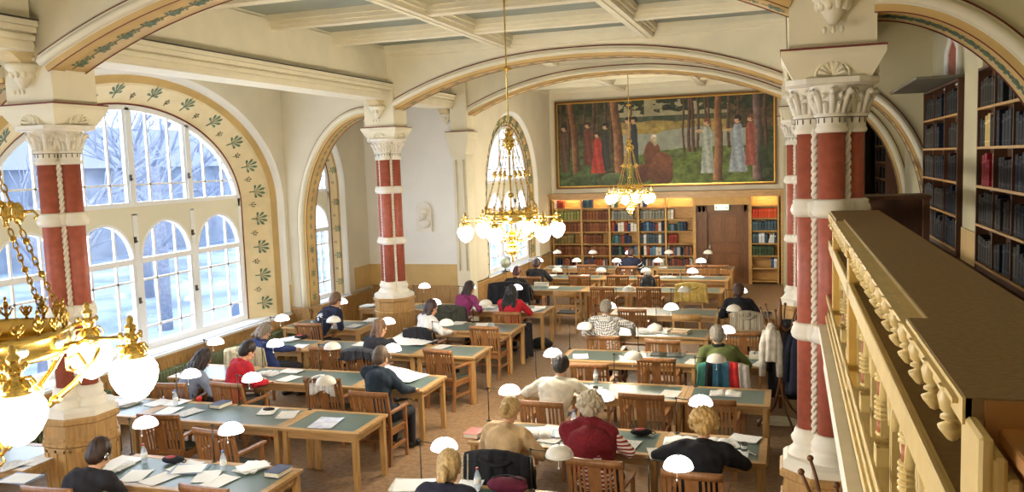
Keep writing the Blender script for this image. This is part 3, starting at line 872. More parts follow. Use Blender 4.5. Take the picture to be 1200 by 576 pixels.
CH=[ # x,y,yaw,label,kind
(-4.99,6.14,-3,'empty oak armchair at the frontmost left-hand desk, cut by the bottom of the photo',0),
(-6.42,5.78,4,'oak armchair under the dark-haired reader beside the panelled column pedestal',0),
(-7.04,7.93,6,'empty oak armchair pulled askew before the second left-hand row, nearest the column',0),
(-5.99,7.57,-4,'empty oak armchair with visible armrest, second left-hand row',0),
(-7.97,9.19,8,'oak armchair behind the reader with very long dark hair',0),
(-7.15,9.36,-6,'oak armchair of the reader in the red sweater by the window side',0),
(-5.98,9.83,3,'empty oak armchair hung with a white cloth, third left-hand row',0),
(-5.01,9.31,-2,'oak armchair of the man in dark blue reading a very large sheet',0),
(-8.2,11.2,12,'oak armchair with a cream coat thrown over it below the window',0),
(-6.98,11.6,4,'empty oak armchair left of the chair with the dark grey jacket',0),
(-6.23,11.36,-2,'oak armchair with a dark jacket over its back, fourth left-hand row',0),
(-5.09,11.72,-14,'empty oak armchair turned slightly at the aisle end of the fourth left-hand row',0),
(-8.4,13.4,2,'oak armchair under the reader whose dark sweater has a white emblem',0),
(-6.09,13.2,-4,'oak armchair of the reader in the white jumper',0),
(-5.02,13.57,-3,'empty oak armchair at the aisle end of the fifth left-hand row',0),
(-7.45,15.3,0,'empty oak armchair just right of the farther red column pedestal',0),
(-6.35,15.25,2,'oak armchair with a dark olive coat over its back',0),
(-5.06,14.98,-3,'oak armchair of the reader in red with black hair',0),
(-6.0,17.95,0,'oak armchair with a bulky black coat over its back near the far left window',0),
(-3.92,18.17,0,'empty oak armchair in the middle before the nearest far row',0),
(-2.91,18.24,0,'empty oak armchair right of the centre before the nearest far row',0),
(-6.05,19.75,0,'oak armchair of the black-clad reader next to the far left window',0),
(-4.87,19.98,0,'empty oak armchair second from the left wall at the middle far row',0),
(-3.96,20.16,0,'empty oak armchair at the short desk of the middle far row',0),
(-3.2,20.1,0,'oak armchair with a dark rucksack on it at the middle far row',0),
(-2.3,22.2,0,'empty oak armchair at the rearmost row before the low red books',0),
(-1.75,22.2,0,'empty oak armchair at the door end of the rearmost row',0),
(-4.05,21.9,0,'oak armchair of the reader in the navy and white track jacket',0),
(-5.2,22.2,0,'empty oak armchair at the rearmost row near the left wall',0),
(-2.72,7.45,0,'oak armchair covered by a black coat, of the reader in the beige sweater',0),
(-1.74,7.57,-3,'oak armchair of the grey-haired reader in the dark red shawl',0),
(-.83,7.45,-3,'oak armchair of the curly blonde reader in black',0),
(-2.72,5.66,0,'oak armchair of the reader with the blonde bun, cut by the bottom of the photo',0),
(-2.77,9.33,-3,'oak armchair of the dark-haired reader in the white sweater',0),
(-1.68,9.86,-2,'empty oak armchair right of the white-sweater reader, third right-hand row',0),
(-.85,9.8,-2,'empty oak armchair nearest the coat stand, third right-hand row',0),
(-2.63,11.25,0,'empty oak armchair partly behind the white-sweater reader',0),
(-1.78,11.72,0,'empty dark oak armchair in the middle of the fourth right-hand row',0),
(-.84,11.4,0,'oak armchair with the blue and red jacket over its back',0),
(-2.83,13.1,0,'oak armchair of the reader in the checked shirt',0),
(-1.86,12.95,-5,'empty oak armchair with an arm showing at right, middle of the fifth right-hand row',0),
(-.7,13.72,0,'empty oak armchair behind the man in the green sweater',0),
(-2.8,15.58,0,'empty oak armchair right of the checked-shirt reader at the sixth right-hand row',0),
(-.75,15.25,0,'oak armchair with a pale striped jacket over its back near the coat stand',0),
(-4.6,17.5,2,'plain oak side chair with an open back standing at the head of the centre aisle',1),
(-1.75,15.15,0,'plain oak side chair with a curved top rail, middle of the sixth right-hand row',1),
(-2.0,18.2,0,'plain oak side chair with a yellow jacket over its back',1),
]
for x,y,a,lb,k in CH:
    (PC if k else AC).put((x,y,0),R(a),lb,'plain oak side chairs' if k else GC)

# lamps ----------------------------------------------------------------------------
def make_lamp(lit):
    """origin on the desk top at the pole foot; dome .27 to the right"""
    t=empty('desk_lamp')
    m=MB(); m.lathe([(.03,0),(.03,.006),(.012,.014)],(0,0,0),16); m.build('base',M['steel'],t)
    m=MB(); m.cyl((0,0,.0),(0,0,.395),.0065,.0065,8); po_=m.build('pole',M['steel'],t)
    m=MB(); m.cyl((-.012,0,.39),(.2,-.03,.385),.0055,.0055,8); m.cyl((-.015,0,.39),(.01,0,.39),.012,.012,8); m.cyl((.145,-.022,.386),(.185,-.028,.385),.011,.011,8); m.build('arm',M['steel'],po_)
    d=MB(); pr=[(.0,.075)]
    out=[(.125*math.cos(a),-.0+.095*math.sin(a)) for a in [PI/2*k/10 for k in range(11)]]
    inn=[(.118*math.cos(a),.088*math.sin(a)) for a in [PI/2*k/10 for k in range(11)]]
    prof=[(max(r,0.0001),z) for r,z in (inn[::-1])]; prof=prof+[(r,z) for r,z in out[:1]]+[(max(r,.0001),z) for r,z in out[1:]]
    d.lathe(prof,(.27,-.04,.36),28); d.lathe([(.127,-.006),(.129,0),(.127,.006)],(.27,-.04,.36),28)
    sh_=d.build('lamp_shade',DOMELIT if lit else M['dome'],t)
    m=MB(); m.lathe([(.0001,.455),(.012,.46),(.008,.47),(.0001,.475)],(.27,-.04,0),10); m.build('finial',M['chrome'],sh_)
    m=MB(); m.cyl((.27,-.1,.36),(.27,-.1,.27),.002,.002,5); m.ell((.27,-.1,.262),(.008,.008,.012),8,6); m.build('pull_chain',M['paper'],sh_)
    if lit:
        b=MB(); b.ell((.27,-.04,.40),(.028,.028,.035),12,8); b.build('bulb',emis('bulb',(255,248,235),14),sh_)
    return t
LL=Proto(make_lamp(True)); LU=Proto(make_lamp(False))
def lamp(x,y1,lit,where,zoff=0):
    lb=('lit' if lit else 'unlit')+' white dome desk lamp '+where
    (LL if lit else LU).put((x-.27,y1-.035,.75+zoff),R(random.uniform(-6,6)),lb,('lit' if lit else 'unlit')+' dome lamps on the desks')
seatL={-5.43:'at the aisle end of',-6.47:'second from the aisle on',-7.48:'third from the aisle on',-8.52:'nearest the window on'}
def lrow(k,vals):
    o='the '+ORD['ABCDEF'.index(k)]+' left-hand row'
    y1=LR[k][1]
    for (x,lit) in vals:
        key=min(seatL,key=lambda q:abs(q-x)); lamp(x,y1,lit,seatL[key]+' '+o)
lrow('A',[(-5.42,1),(-6.48,1)]); lrow('B',[(-5.45,0),(-6.49,1),(-7.45,1)]); lrow('C',[(-5.45,1),(-6.42,0),(-7.42,1),(-8.47,1)])
lrow('D',[(-5.42,0),(-6.48,1),(-7.52,0),(-8.57,1)]); lrow('E',[(-5.44,0),(-6.46,1)]); lrow('F',[(-5.44,1),(-6.5,1),(-7.57,1)])
lamp(-8.41,14.7,1,'on the desk left of the farther column pedestal')
for i,v in enumerate([(1,0,1),(1,1,1),(1,0,0),(0,0,1),(1,1,0),(0,0,1)]):
    for x,l,w in zip((-3.07,-1.97,-.9),v,('at the centre-aisle end of','in the middle of','nearest the right-hand columns on')):
        lamp(x,RR[i][1],l,f'{w} the {ORD[i]} right-hand row')
for i,v in enumerate([(1,0,0,0,1),(1,0,0,0,1),(0,0,1,0,0)]):
    for x,l,w in zip((-6.37,-5.32,-4.25,-3.18,-2.11),v,('nearest the left wall on','second from the left wall on','in the middle of','second from the door side on','nearest the door on')):
        lamp(x,FR[i][1]+.02,l,f"{w} the {['nearest','middle','rearmost'][i]} far row")

# ---------------------------------------------------------------- papers, books, bottles
ITEMS=[
('book_stack',-4.82,6.99),
('paper_pile',-5.17,7.04),
('sheet',-5.49,6.76),
('sheet',-5.27,6.67),
('folder',-5.80,6.88),
('pencil_case',-6.10,7.00),
('sheet',-6.22,6.61),
('sheet',-5.92,6.59),
('notebook',-6.65,6.94),
('bottle',-6.41,6.94),
('bottle',-5.43,6.94),
('paper_pile',-8.30,8.74),
('sheet',-7.91,8.90),
('sheet',-7.19,8.60),
('book_stack',-6.96,8.93),
('tray_sheet',-6.20,8.84),
('glasses_case',-6.22,8.89),
('sheet',-5.87,8.77),
('poster_sheet',-5.22,8.58),
('bottle',-7.59,8.84),
('apple',-7.41,9.08),
('open_book',-7.37,10.56),
('sheet',-6.87,10.36),
('notebook',-7.07,10.74),
('big_sheet',-5.31,10.73),
('paper_pile',-8.41,12.78),
('sheet',-7.94,12.36),
('pencil_case',-8.26,12.90),
('big_sheet',-6.14,12.99),
('sheet',-5.47,12.71),
('sheet',-7.88,14.17),
('paper_pile',-7.80,14.69),
('paper_pile',-8.68,16.26),
('sheet',-5.96,14.72),
('sheet',-5.47,14.64),
('open_book',-6.02,16.41),
('cup',-5.20,16.61),
('sheet',-4.95,16.23),
('sheet',-4.90,16.58),
('sheet',-6.25,16.28),
('box',-5.70,19.45),
('sheet',-5.35,19.32),
('sheet',-5.97,21.42),
('sheet',-5.10,21.42),
('sheet',-3.18,21.24),
('open_book',-2.90,21.29),
('open_book',-2.20,21.37),
('glasses_case',-1.66,21.59),
('sheet',-6.32,23.30),
('open_book',-5.74,23.17),
('sheet',-5.37,23.14),
('newspaper',-3.36,7.00),
('sheet',-2.84,7.10),
('bottle',-2.74,7.06),
('book_stack',-3.32,8.52),
('open_book',-2.62,8.68),
('sheet',-2.54,8.88),
('folder',-2.32,8.76),
('sheet',-1.62,8.56),
('pencil_case',-1.53,8.90),
('bottle',-2.31,9.01),
('sheet',-1.26,8.38),
('open_book',-1.08,8.78),
('sheet',-0.63,8.83),
('notebook',-0.45,9.00),
('cup',-0.44,8.63),
('pen',-0.35,8.55),
('sheet',-0.51,8.49),
('open_book',-2.52,10.62),
('bottle',-2.49,10.97),
('cup',-2.38,10.47),
('sheet',-1.44,10.60),
('open_book',-0.77,10.72),
('sheet',-3.05,12.43),
('sheet',-1.32,12.37),
('card_box',-0.43,12.74),
('sheet',-0.37,12.38),
('mat',-1.77,12.77),
('open_book',-2.29,14.40),
('tray',-1.80,14.44),
('sheet',-2.09,14.46),
('glasses_case',-0.39,16.46),
('sheet',-7.78,6.53),
('folder',-7.33,6.26),
('sheet',-7.63,6.75),
('bag',-4.78,16.18),
('orange_bag',-6.91,9.98),
('white_cloth',-0.15,12.08),

]
def rz(a): return Matrix.Rotation(a,4,'Z')
ordn={}
def rowname(x,y):
    if y>18.5: return ['nearest','middle','rearmost'][min(range(3),key=lambda i:abs(FR[i][0]+.4-y))]+' far row'
    if x<-4.2:
        k=min(LR,key=lambda q:abs(sum(LR[q])/2-y)); return ORD['ABCDEF'.index(k)]+' left-hand row'
    i=min(range(6),key=lambda i:abs(sum(RR[i])/2-y)); return ORD[i]+' right-hand row'
def nearlamp(x,y):
    if y>18.5: L=((-6.37,'the left wall lamp'),(-5.32,'the second lamp'),(-4.25,'the middle lamp'),(-3.18,'the fourth lamp'),(-2.11,'the door side lamp'))
    elif x<-4.2: L=((-5.43,'the aisle-end lamp'),(-6.47,'the second lamp'),(-7.5,'the third lamp'),(-8.52,'the window side lamp'))
    else: L=((-3.07,'the aisle-end lamp'),(-1.97,'the middle lamp'),(-.9,'the column side lamp'))
    q=min(L,key=lambda p:abs(p[0]-x)); 
    return q[1]
DESC=dict(sheet=('white sheet of paper','paper'),paper_pile=('loose pile of white papers','papers'),folder=('pale blue cardboard folder','folder'),notebook=('flat white notebook','notebook'),
 book_stack=('closed thick book with pale page edges','book'),open_book=('open book with white pages','book'),bottle=('clear plastic water bottle','bottle'),pencil_case=('black and red zipped pencil case','pencil case'),
 tray_sheet=('pale ruled pad','paper'),glasses_case=('small black spectacle case','case'),poster_sheet=('glossy printed sheet','paper'),apple=('red apple','apple'),big_sheet=('very large white sheet','paper'),
 newspaper=('folded newspaper','newspaper'),cup=('small dark drinking cup','cup'),pen=('thin white pen','pen'),box=('upright white document box','box'),card_box=('box of index cards','box'),mat=('dark green flat folder','folder'),tray=('pale paper tray','tray'),
 bag=('black bag slumped on the floor beside the centre aisle','bag'),orange_bag=('orange and white bag on the floor under the second left-hand row','bag'),white_cloth=('white cloth lying on the floor by the coat stand','cloth'))
NAMES=dict(sheet='paper_sheet',tray_sheet='writing_pad',poster_sheet='printed_sheet',big_sheet='large_sheet',mat='flat_folder',box='document_box',card_box='index_card_box',tray='paper_tray',bag='floor_bag',orange_bag='orange_bag',white_cloth='folded_cloth',bottle='water_bottle',cup='drinking_cup',book_stack='closed_book')
FOLD=mat('folder_blue',(150,172,205),.6)
seen={}
bookcols=[(150,152,156),(176,60,44),(70,80,110),(196,186,160)]
ITEMS+=[('sheet',-2.45,8.60),('sheet',-2.72,8.78),('sheet',-.98,8.55),('open_book',-.72,8.80),('sheet',-2.62,10.55),('sheet',-2.85,10.75),('sheet',-5.9,6.95),('paper_pile',-6.62,6.72),('sheet',-7.5,8.62),('sheet',-7.66,8.95),('sheet',-6.95,12.7),('sheet',-5.3,16.35),('sheet',-5.45,16.6),('sheet',-2.4,14.5),('sheet',-4.0,23.1),('sheet',-3.3,23.15),('sheet',-.7,12.35)]
for kind,x,y in ITEMS:
    z=.7505; a=random.uniform(-.35,.35)
    d,cat=DESC[kind]
    nm=NAMES.get(kind,kind)
    if kind in ('sheet','tray_sheet','poster_sheet','big_sheet','newspaper','mat','notebook','folder'):
        w,h,t={'sheet':(.23,.32,.0015),'tray_sheet':(.21,.28,.006),'poster_sheet':(.30,.42,.0015),'big_sheet':(.72,.55,.002),'newspaper':(.42,.3,.012),'mat':(.5,.3,.004),'notebook':(.3,.22,.012),'folder':(.34,.25,.012)}[kind]
        if kind=='mat': a=0
        m=MB(); nx=6
        if kind=='big_sheet':   # the sheet rises from the desk towards the reader's hands
            a=-.12; vs=[];fs=[]
            for i in range(9):
                for j in range(9):
                    u=i/8-.5; v=j/8-.5
                    vs.append((u*w,v*h,.004+.14*max(0,.15-u)*(max(0,v+.5))+.012*math.sin(u*7+v*3)+.012))
            n=9; top=[(i*n+j,(i+1)*n+j,(i+1)*n+j+1,i*n+j+1) for i in range(8) for j in range(8)]
            m.add(vs,top,0,True); m.add([(p[0],p[1],p[2]-.002) for p in vs],[f[::-1] for f in top],0,True)
        else:
            for i in range(nx):   # slight curl along x
                x0=-w/2+w*i/nx; x1=x0+w/nx; c0=.006*abs(i/nx-.5)**2*4; c1=.006*abs((i+1)/nx-.5)**2*4
                m.add([(x0,-h/2,c0),(x1,-h/2,c1),(x1,h/2,c1),(x0,h/2,c0),(x0,-h/2,c0+t),(x1,-h/2,c1+t),(x1,h/2,c1+t),(x0,h/2,c0+t)],[(0,3,2,1),(4,5,6,7),(0,1,5,4),(1,2,6,5),(2,3,7,6),(3,0,4,7)])
        if kind=='mat': ma=mat('dark_green_cover',(50,62,52),.5)
        elif kind=='folder': ma=FOLD
        elif kind=='newspaper': ma=M['print']
        elif kind=='poster_sheet': ma=mat('glossy_print',(226,230,244),.15,rgb2=(188,196,226),scale=9)
        else: ma=random.choice([M['paper'],M['paper'],M['print']])
        o=m.build(nm,ma); o.location=(x,y,z); o.rotation_euler=(0,0,a)
        if kind in('notebook','folder'):
            m=MB(); m.box(-w/2,w/2,-h/2,h/2,-.001,.002); m.build('cover',M['blackp'] if kind=='notebook' else FOLD,o)
        if kind in('folder','newspaper'):
            m=MB(); m.box(-w/2+.03,w/2-.01,-h/2-.02,h/2-.03,t+.006,t+.009,0,rz(.12)); m.build('loose_sheet',M['paper'],o)
    elif kind=='paper_pile':
        o=empty(nm,(x,y,z),a)
        for k in range(6):
            m=MB(); m.box(-.105,.105,-.148,.148,k*.006,k*.006+.0045,0,rz(random.uniform(-.5,.5))@Matrix.Translation((random.uniform(-.04,.04),random.uniform(-.03,.03),0))); m.build('sheet',M['paper'] if k%3 else M['print'],o)
    elif kind=='book_stack':
        o=empty(nm,(x,y,z),a); w,h,t=.17,.24,.05
        c=random.choice(bookcols); cm=mat('cover_%d_%d_%d'%c,c,.5)
        m=MB(); m.box(-w/2,w/2,-h/2,h/2,0,.004); m.box(-w/2,w/2,-h/2,h/2,t-.004,t); m.box(-w/2-.004,-w/2,-h/2,h/2,0,t); m.build('cover',cm,o)
        m=MB(); m.box(-w/2,w/2-.006,-h/2+.005,h/2-.005,.004,t-.004); m.build('pages',M['paper2'],o)
    elif kind=='open_book':
        o=empty(nm,(x,y,z),a)
        for s in (-1,1):
            m=MB(); pts=[];N=8
            for i in range(N+1):
                u=i/N; pts.append((s*.19*u,.004+.028*math.sin(PI*min(1,u*1.3+.12))**1.0*(1-u*.55)))
            m.band([(p[0],.003) for p in pts],pts,'y',-.13,.13,0); m.build('pages',M['print'] if random.random()<.5 else M['paper'],o)
        m=MB(); m.box(-.2,.2,-.138,.138,0,.003); m.build('cover',mat('cover_%d_%d_%d'%bookcols[0],bookcols[0],.5),o)
    elif kind=='bottle':
        o=empty(nm,(x,y,z)); m=MB(); m.lathe([(.028,0),(.032,.008),(.032,.055),(.029,.065),(.032,.075),(.032,.12),(.022,.155),(.013,.175),(.012,.19)],(0,0,0),16); bb_=m.build('bottle_body',M['clear'],o)
        m=MB(); m.lathe([(.0325,.06),(.0332,.062),(.0332,.105),(.0325,.107)],(0,0,0),16); m.build('bottle_label',M['paper'],bb_)
        m=MB(); m.lathe([(.0145,.188),(.0145,.205),(.012,.207)],(0,0,0),12); m.build('bottle_cap',random.choice([mat('cap_red',(170,60,50),.4),mat('cap_blue',(90,120,180),.4)]),o)
    elif kind=='cup':
        o=empty(nm,(x,y,z)); m=MB(); m.lathe([(.028,0),(.036,.085),(.037,.086),(.034,.084),(.027,.006),(.0001,.006)],(0,0,0),18); m.build('cup_body',mat('cup_grey',(96,98,96),.4),o)
        m=MB(); m.lathe([(.0315,.03),(.0345,.065)],(0,0,0),18); m.build('sleeve',M['paper'],o)
    elif kind=='pencil_case':
        o=empty(nm,(x,y,z),a+.3); m=MB(); m.ell((0,0,.04),(.12,.055,.042),16,10,0); m.ell((.06,.03,.035),(.05,.04,.032),12,8,0); m.build('case_body',M['black'],o)
        m=MB(); m.ell((-.01,-.01,.052),(.075,.035,.036),14,8); m.build('coloured_panel',mat('case_red',(170,70,76),.6),o)
        m=MB(); m.tube([(.1+.05*math.sin(t),.02*math.cos(t)-.01,.03+.012*math.sin(2*t)) for t in [k*2*PI/16 for k in range(16)]],.005,6,closed=True); m.build('loop_strap',M['black'],o)
        m=MB(); m.tube([(-.09+.018*k,-.012,.082-.5*(k-4.5)**2*.003) for k in range(10)],.004,5); m.build('zip',M['chrome'],o)
    elif kind=='glasses_case':
        o=empty(nm,(x,y,z),a); m=MB(); m.ell((0,0,.02),(.08,.032,.021),14,8); m.build('case_body',M['blackp'],o); m=MB(); m.ell((.0,.0,.028),(.055,.02,.016),12,6); m.build('case_lid',M['steel'],o)
    elif kind=='apple':
        o=empty(nm,(x,y,z)); m=MB(); m.lathe([(.006,.004),(.024,.0),(.036,.022),(.038,.042),(.028,.064),(.012,.066),(.004,.056)],(0,0,0),16); m.build('apple_flesh',mat('apple_red',(200,44,36),.35,noise=.15,scale=20),o)
        m=MB(); m.cyl((0,0,.056),(.006,0,.078),.002,.0015,5); m.build('apple_stalk',M['oakdark'],o)
    elif kind=='pen':
        o=empty(nm,(x,y,z+.006),-.9); m=MB(); m.cyl((-.06,0,0),(.05,0,0),.005,.005,8); m.build('pen_barrel',M['paper'],o); m=MB(); m.cyl((.05,0,0),(.075,0,0),.005,.001,8); m.cyl((-.075,0,0),(-.06,0,0),.004,.005,8); m.build('pen_tip',mat('pen_red',(160,50,60),.4),o)
    elif kind=='box':
        o=empty(nm,(x,y,z),0); m=MB(); m.box(-.17,.17,-.04,.04,0,.1,0,b=.003); m.build('box_body',M['paper'],o); m=MB(); m.box(-.172,.172,-.042,.042,.075,.105,0,b=.003); m.build('box_lid',M['paper2'],o)
    elif kind=='card_box':
        o=empty(nm,(x,y,z),-.1); m=MB(); m.box(-.13,.13,-.08,.08,0,.012); m.box(-.13,-.122,-.08,.08,0,.09); m.box(.122,.13,-.08,.08,0,.09); m.box(-.13,.13,-.08,-.072,0,.075); m.box(-.13,.13,.072,.08,0,.09); m.build('box_body',M['paper2'],o)
        for k in range(9):
            m=MB(); m.box(-.118+.027*k,-.105+.027*k,-.07,.07,.012,.085+.006*(k%3)); m.build('card_bundle',[M['paper'],M['print'],mat('card_grey',(130,136,130),.6)][k%3],o)
    elif kind=='tray':
        o=empty(nm,(x,y,z),-.2); m=MB(); m.box(-.17,.17,-.12,.12,0,.006); 
        for s in (-1,1): m.box(s*.17-.006,s*.17+.006,-.12,.12,0,.05); 
        m.box(-.17,.17,.114,.12,0,.05); m.build('tray_body',M['paper2'],o); m=MB(); m.box(-.14,.14,-.1,.1,.008,.03); m.build('paper_stack',M['oakh'],o)
    elif kind in('bag','orange_bag'):
        z=0; o=empty(nm,(x,y,0),a)
        m=MB(); 
        for q,(cx,cy,r1,r2,r3) in enumerate(((0,0,.2,.14,.11),(.1,.04,.13,.12,.08),(-.1,-.03,.12,.1,.09))): m.ell((cx,cy,r3*.95),(r1,r2,r3),16,10)
        m.build('bag_body',M['black'] if kind=='bag' else mat('orange_cloth',(214,120,50),.7,noise=.2),o)
        m=MB(); m.tube([(-.12+.03*k,.02,.13+.05*math.sin(k/8*PI)) for k in range(9)],.009,6); m.build('handle',M['blackp'] if kind=='bag' else M['paper2'],o)
    elif kind=='white_cloth':
        m=MB(); 
        for k in range(3): m.ell((0,0,.015+.018*k),(.3-.03*k,.2-.02*k,.018),20,6)
        o=m.build(nm,M['paper2']); o.location=(x,y,0); z=0
    if kind in('bag','orange_bag','white_cloth'): lb=d
    else:
        lb=f'{d} by {nearlamp(x,y)}, {rowname(x,y)}'
        k=seen.get(lb,0); seen[lb]=k+1
        if k: 
            prev=[q for q in bpy.data.objects if q.get('label')==lb][0]
            lb2=['farther along','nearest the edge','set apart','set askew','half under another'][k-1]
            lb=f'{d} {lb2} by {nearlamp(x,y)}, {rowname(x,y)}'
    tag(o,lb,cat,{'sheet':'loose paper sheets on the desks','open_book':'open books on the desks','bottle':'plastic bottles on the desks','paper_pile':'piles of paper on the desks'}.get(kind))
# ================================================================== PEOPLE
DG=None
def remesh(mb,name,mat_,voxel=.012,smooth=4,parent=None):
    me=mb.mesh(name+'_raw',[mat_]); o=bpy.data.objects.new(name,me); COL.objects.link(o)
    md=o.modifiers.new('r','REMESH'); md.mode='VOXEL'; md.voxel_size=voxel; md.use_smooth_shade=True
    if smooth: s=o.modifiers.new('s','SMOOTH'); s.factor=.5; s.iterations=smooth
    dg=bpy.context.evaluated_depsgraph_get(); dg.update()
    ev=o.evaluated_get(dg); nm=bpy.data.meshes.new_from_object(ev)
    o.modifiers.clear(); o.data=nm; bpy.data.meshes.remove(me)
    nm.materials.clear(); nm.materials.append(mat_); nm.polygons.foreach_set('use_smooth',[True]*len(nm.polygons))
    nm.name=name
    if parent is not None: o.parent=parent
    return o
def cap(mb,p0,p1,r0,r1,n=10):
    """tapered capsule"""
    p0=Vector(p0);p1=Vector(p1);d=p1-p0;L=d.length
    q=Vector((0,0,1)).rotation_difference(d.normalized()).to_matrix().to_4x4() if L>1e-6 else Matrix()
    T=Matrix.Translation(p0)@q
    prof=[(max(1e-4,r0*math.cos(a)),r0*math.sin(a)) for a in [-PI/2+PI/2*k/4 for k in range(5)]]
    prof+=[(max(1e-4,r1*math.cos(a)),L+r1*math.sin(a)) for a in [PI/2*k/4 for k in range(5)]]
    mb.lathe(prof,(0,0,0),n,0,True,T)
def ik(a,b,l1,l2,pole):
    a=Vector(a);b=Vector(b);d=b-a;D=min(d.length,(l1+l2)*.995)
    b=a+d.normalized()*D; d=b-a
    x=(l1*l1-l2*l2+D*D)/(2*D); h=math.sqrt(max(0,l1*l1-x*x))
    u=d.normalized(); p=Vector(pole); p=(p-u*p.dot(u)).normalized()
    return a+u*x+p*h,b
def hand(mb,w,dirf,up,side,curl=.5,s=1.0):
    """palm and five separate fingers from wrist w, pointing along dirf; side=+1 right hand (thumb to -x)"""
    f=Vector(dirf).normalized(); u=Vector(up); u=(u-f*u.dot(f)).normalized(); r=f.cross(u)   # r: to the right
    w=Vector(w); pal=w+f*.05*s
    T=Matrix.Translation(w+f*.05*s)@Matrix((r,f,u)).transposed().to_4x4()
    mb.ell((0,0,0),(.042*s,.052*s,.017*s),12,8,0,T)
    for k,(off,l) in enumerate(((-.030,.070),(-.010,.080),(.011,.075),(.031,.060))):
        b=w+f*.092*s+r*off*s*side*1.0
        a1=-.25-curl*.5; a2=a1-.5-curl*.6; a3=a2-.4
        spread=r*off*side*.9
        p=b; 
        for a,seg,rad in ((a1,l*.45,.0095),(a2,l*.32,.0088),(a3,l*.26,.0078)):
            d=(f*math.cos(a)+u*math.sin(a)+spread*3).normalized(); q=p+d*seg*s; cap(mb,p,q,rad*s,rad*s*.93,7); p=q
    b=w+f*.03*s-r*side*.034*s; q=b+(f*.6-r*side*.8-u*.25).normalized()*.038*s; cap(mb,b,q,.0125*s,.011*s,7)
    q2=q+(f*.95-r*side*.15-u*.3).normalized()*.03*s; cap(mb,q,q2,.0105*s,.009*s,7)
HAIRM={}
def hairmat(rgb):
    k='hair_%d_%d_%d'%rgb
    m=mat(k,rgb,.5,noise=.35,scale=18,stretch=(5,5,1),bump=.35,bscale=40)
    return m
def person(label,head,pel,yaw=0,hair=(40,30,26),style='short',top=(60,60,70),legs=(40,42,52),hands=None,tilt=.45,turn=0,topmat=None,skinrgb=(222,172,140),tablez=.76,w=1.1,extra=None,shoes=True,elbow=.9):
    """head/pel world coords; the figure faces +y rotated by yaw about its pelvis"""
    px,py=pel
    root=empty('person',(px,py,0),R(yaw),label,'person','readers at the desks')
    inv=Matrix.Rotation(-R(yaw),4,'Z')
    h=inv@Vector((head[0]-px,head[1]-py,head[2]))
    pl=Vector((0,0,.54)); 
    neckb=h+Vector((0,-.062-.07*tilt,-.13)); 
    chest=pl.lerp(neckb,.64)+Vector((0,-.022,0)); waist=pl.lerp(neckb,.32)+Vector((0,-.02,0))
    ax=Vector((1,0,0)); lean=h.x*.5
    sh=[neckb+Vector((s*.175*w,-.01,-.055)) for s in (-1,1)]
    hd=hands or [(-.16,.50,tablez+.02),(.17,.47,tablez+.02)]
    arms=[]
    for s,S,H in zip((-1,1),sh,hd):
        H=Vector(H); 
        el,wr=ik(S,H,.29,.26,(s*elbow,-.45,-.55)); 
        arms.append((S,el,wr))
    hips=[pl+Vector((s*.09,.0,-.0)) for s in (-1,1)]
    knees=[Vector((s*.12,.44,.50)) for s in (-1,1)]; ank=[Vector((s*.12,.40+.04*s,.09)) for s in (-1,1)]
    # --- body (skin) one continuous surface
    b=MB()
    ftilt=tilt
    HT=Matrix.Translation(h)@Matrix.Rotation(R(turn),4,'Z')@Matrix.Rotation(-ftilt*1.25,4,'X')@Matrix.Scale(1.13,4)
    b.ell((0,-.005,.02),(.076,.094,.105),16,12,0,HT)          # cranium
    b.ell((0,.03,-.055),(.052,.058,.06),14,10,0,HT)            # jaw
    b.ell((0,.062,-.095),(.022,.02,.018),10,8,0,HT)            # chin
    p0=HT@Vector((0,.088,.012)); p1=HT@Vector((0,.108,-.028)); cap(b,p0,p1,.009,.014,8)   # nose
    b.ell((0,.082,.035),(.05,.014,.012),10,6,0,HT)             # brow
    for s in (-1,1):
        b.ell((s*.078,.0,-.01),(.010,.019,.03),8,8,0,HT)       # ear
        b.ell((s*.036,.07,-.025),(.022,.018,.018),8,6,0,HT)    # cheek
    b.ell((0,.092,-.062),(.022,.010,.006),8,6,0,HT); b.ell((0,.089,-.073),(.019,.010,.006),8,6,0,HT)   # lips
    cap(b,neckb+Vector((0,0,-.03)),HT@Vector((0,-.015,-.05)),.055,.05,12)
    def bone(m,inf=0,hands_=True,legs_=True,torso=True,cut=1.0):
        if torso:
            for P,Q,r in ((pl,waist,None),):
                pass
            def el(c,rx,ry,rz_): m.ell(tuple(c),(rx+inf,ry+inf,rz_+inf),16,10)
            el(pl+Vector((0,0,.02)),.165*w,.125,.11); el(pl.lerp(waist,.6),.155*w,.115,.12); el(waist,.15*w,.11,.13)
            el(waist.lerp(chest,.5),.16*w,.115,.13); el(chest,.172*w,.12,.14); el(chest.lerp(neckb,.5)+Vector((0,-.01,-.02)),.165*w,.10,.10)
            cap(m,sh[0]+Vector((.02,0,.01)),sh[1]+Vector((-.02,0,.01)),.066+inf,.066+inf,12)
            cap(m,neckb+Vector((0,-.01,-.07)),neckb+Vector((0,0,-.02)),.085+inf,.06+inf,12)
            for s in (-1,1): cap(m,neckb+Vector((s*.03,-.015,-.03)),sh[0 if s<0 else 1]+Vector((0,-.005,.0)),.062+inf,.064+inf,12)
            el(chest+Vector((0,.01,.05)),.185*w,.105,.15)
        for s,(S,E,W) in zip((-1,1),arms):
            cap(m,S,E,.066+inf,.050+inf,12); 
            e2=E.lerp(W,cut); cap(m,E,e2,.049+inf,(.049-(.049-.032)*cut)+inf,12)
            if hands_: 
                d=(W-E).normalized(); hand(m,W,(d.x*.6-s*.15,max(.3,d.y),min(0,d.z*.2)),(0,0,1),s,curl=.6)
        if legs_:
            for hp,kn,an in zip(hips,knees,ank):
                cap(m,hp,kn,.092+inf,.062+inf,12); cap(m,kn,an,.058+inf,.038+inf,12)
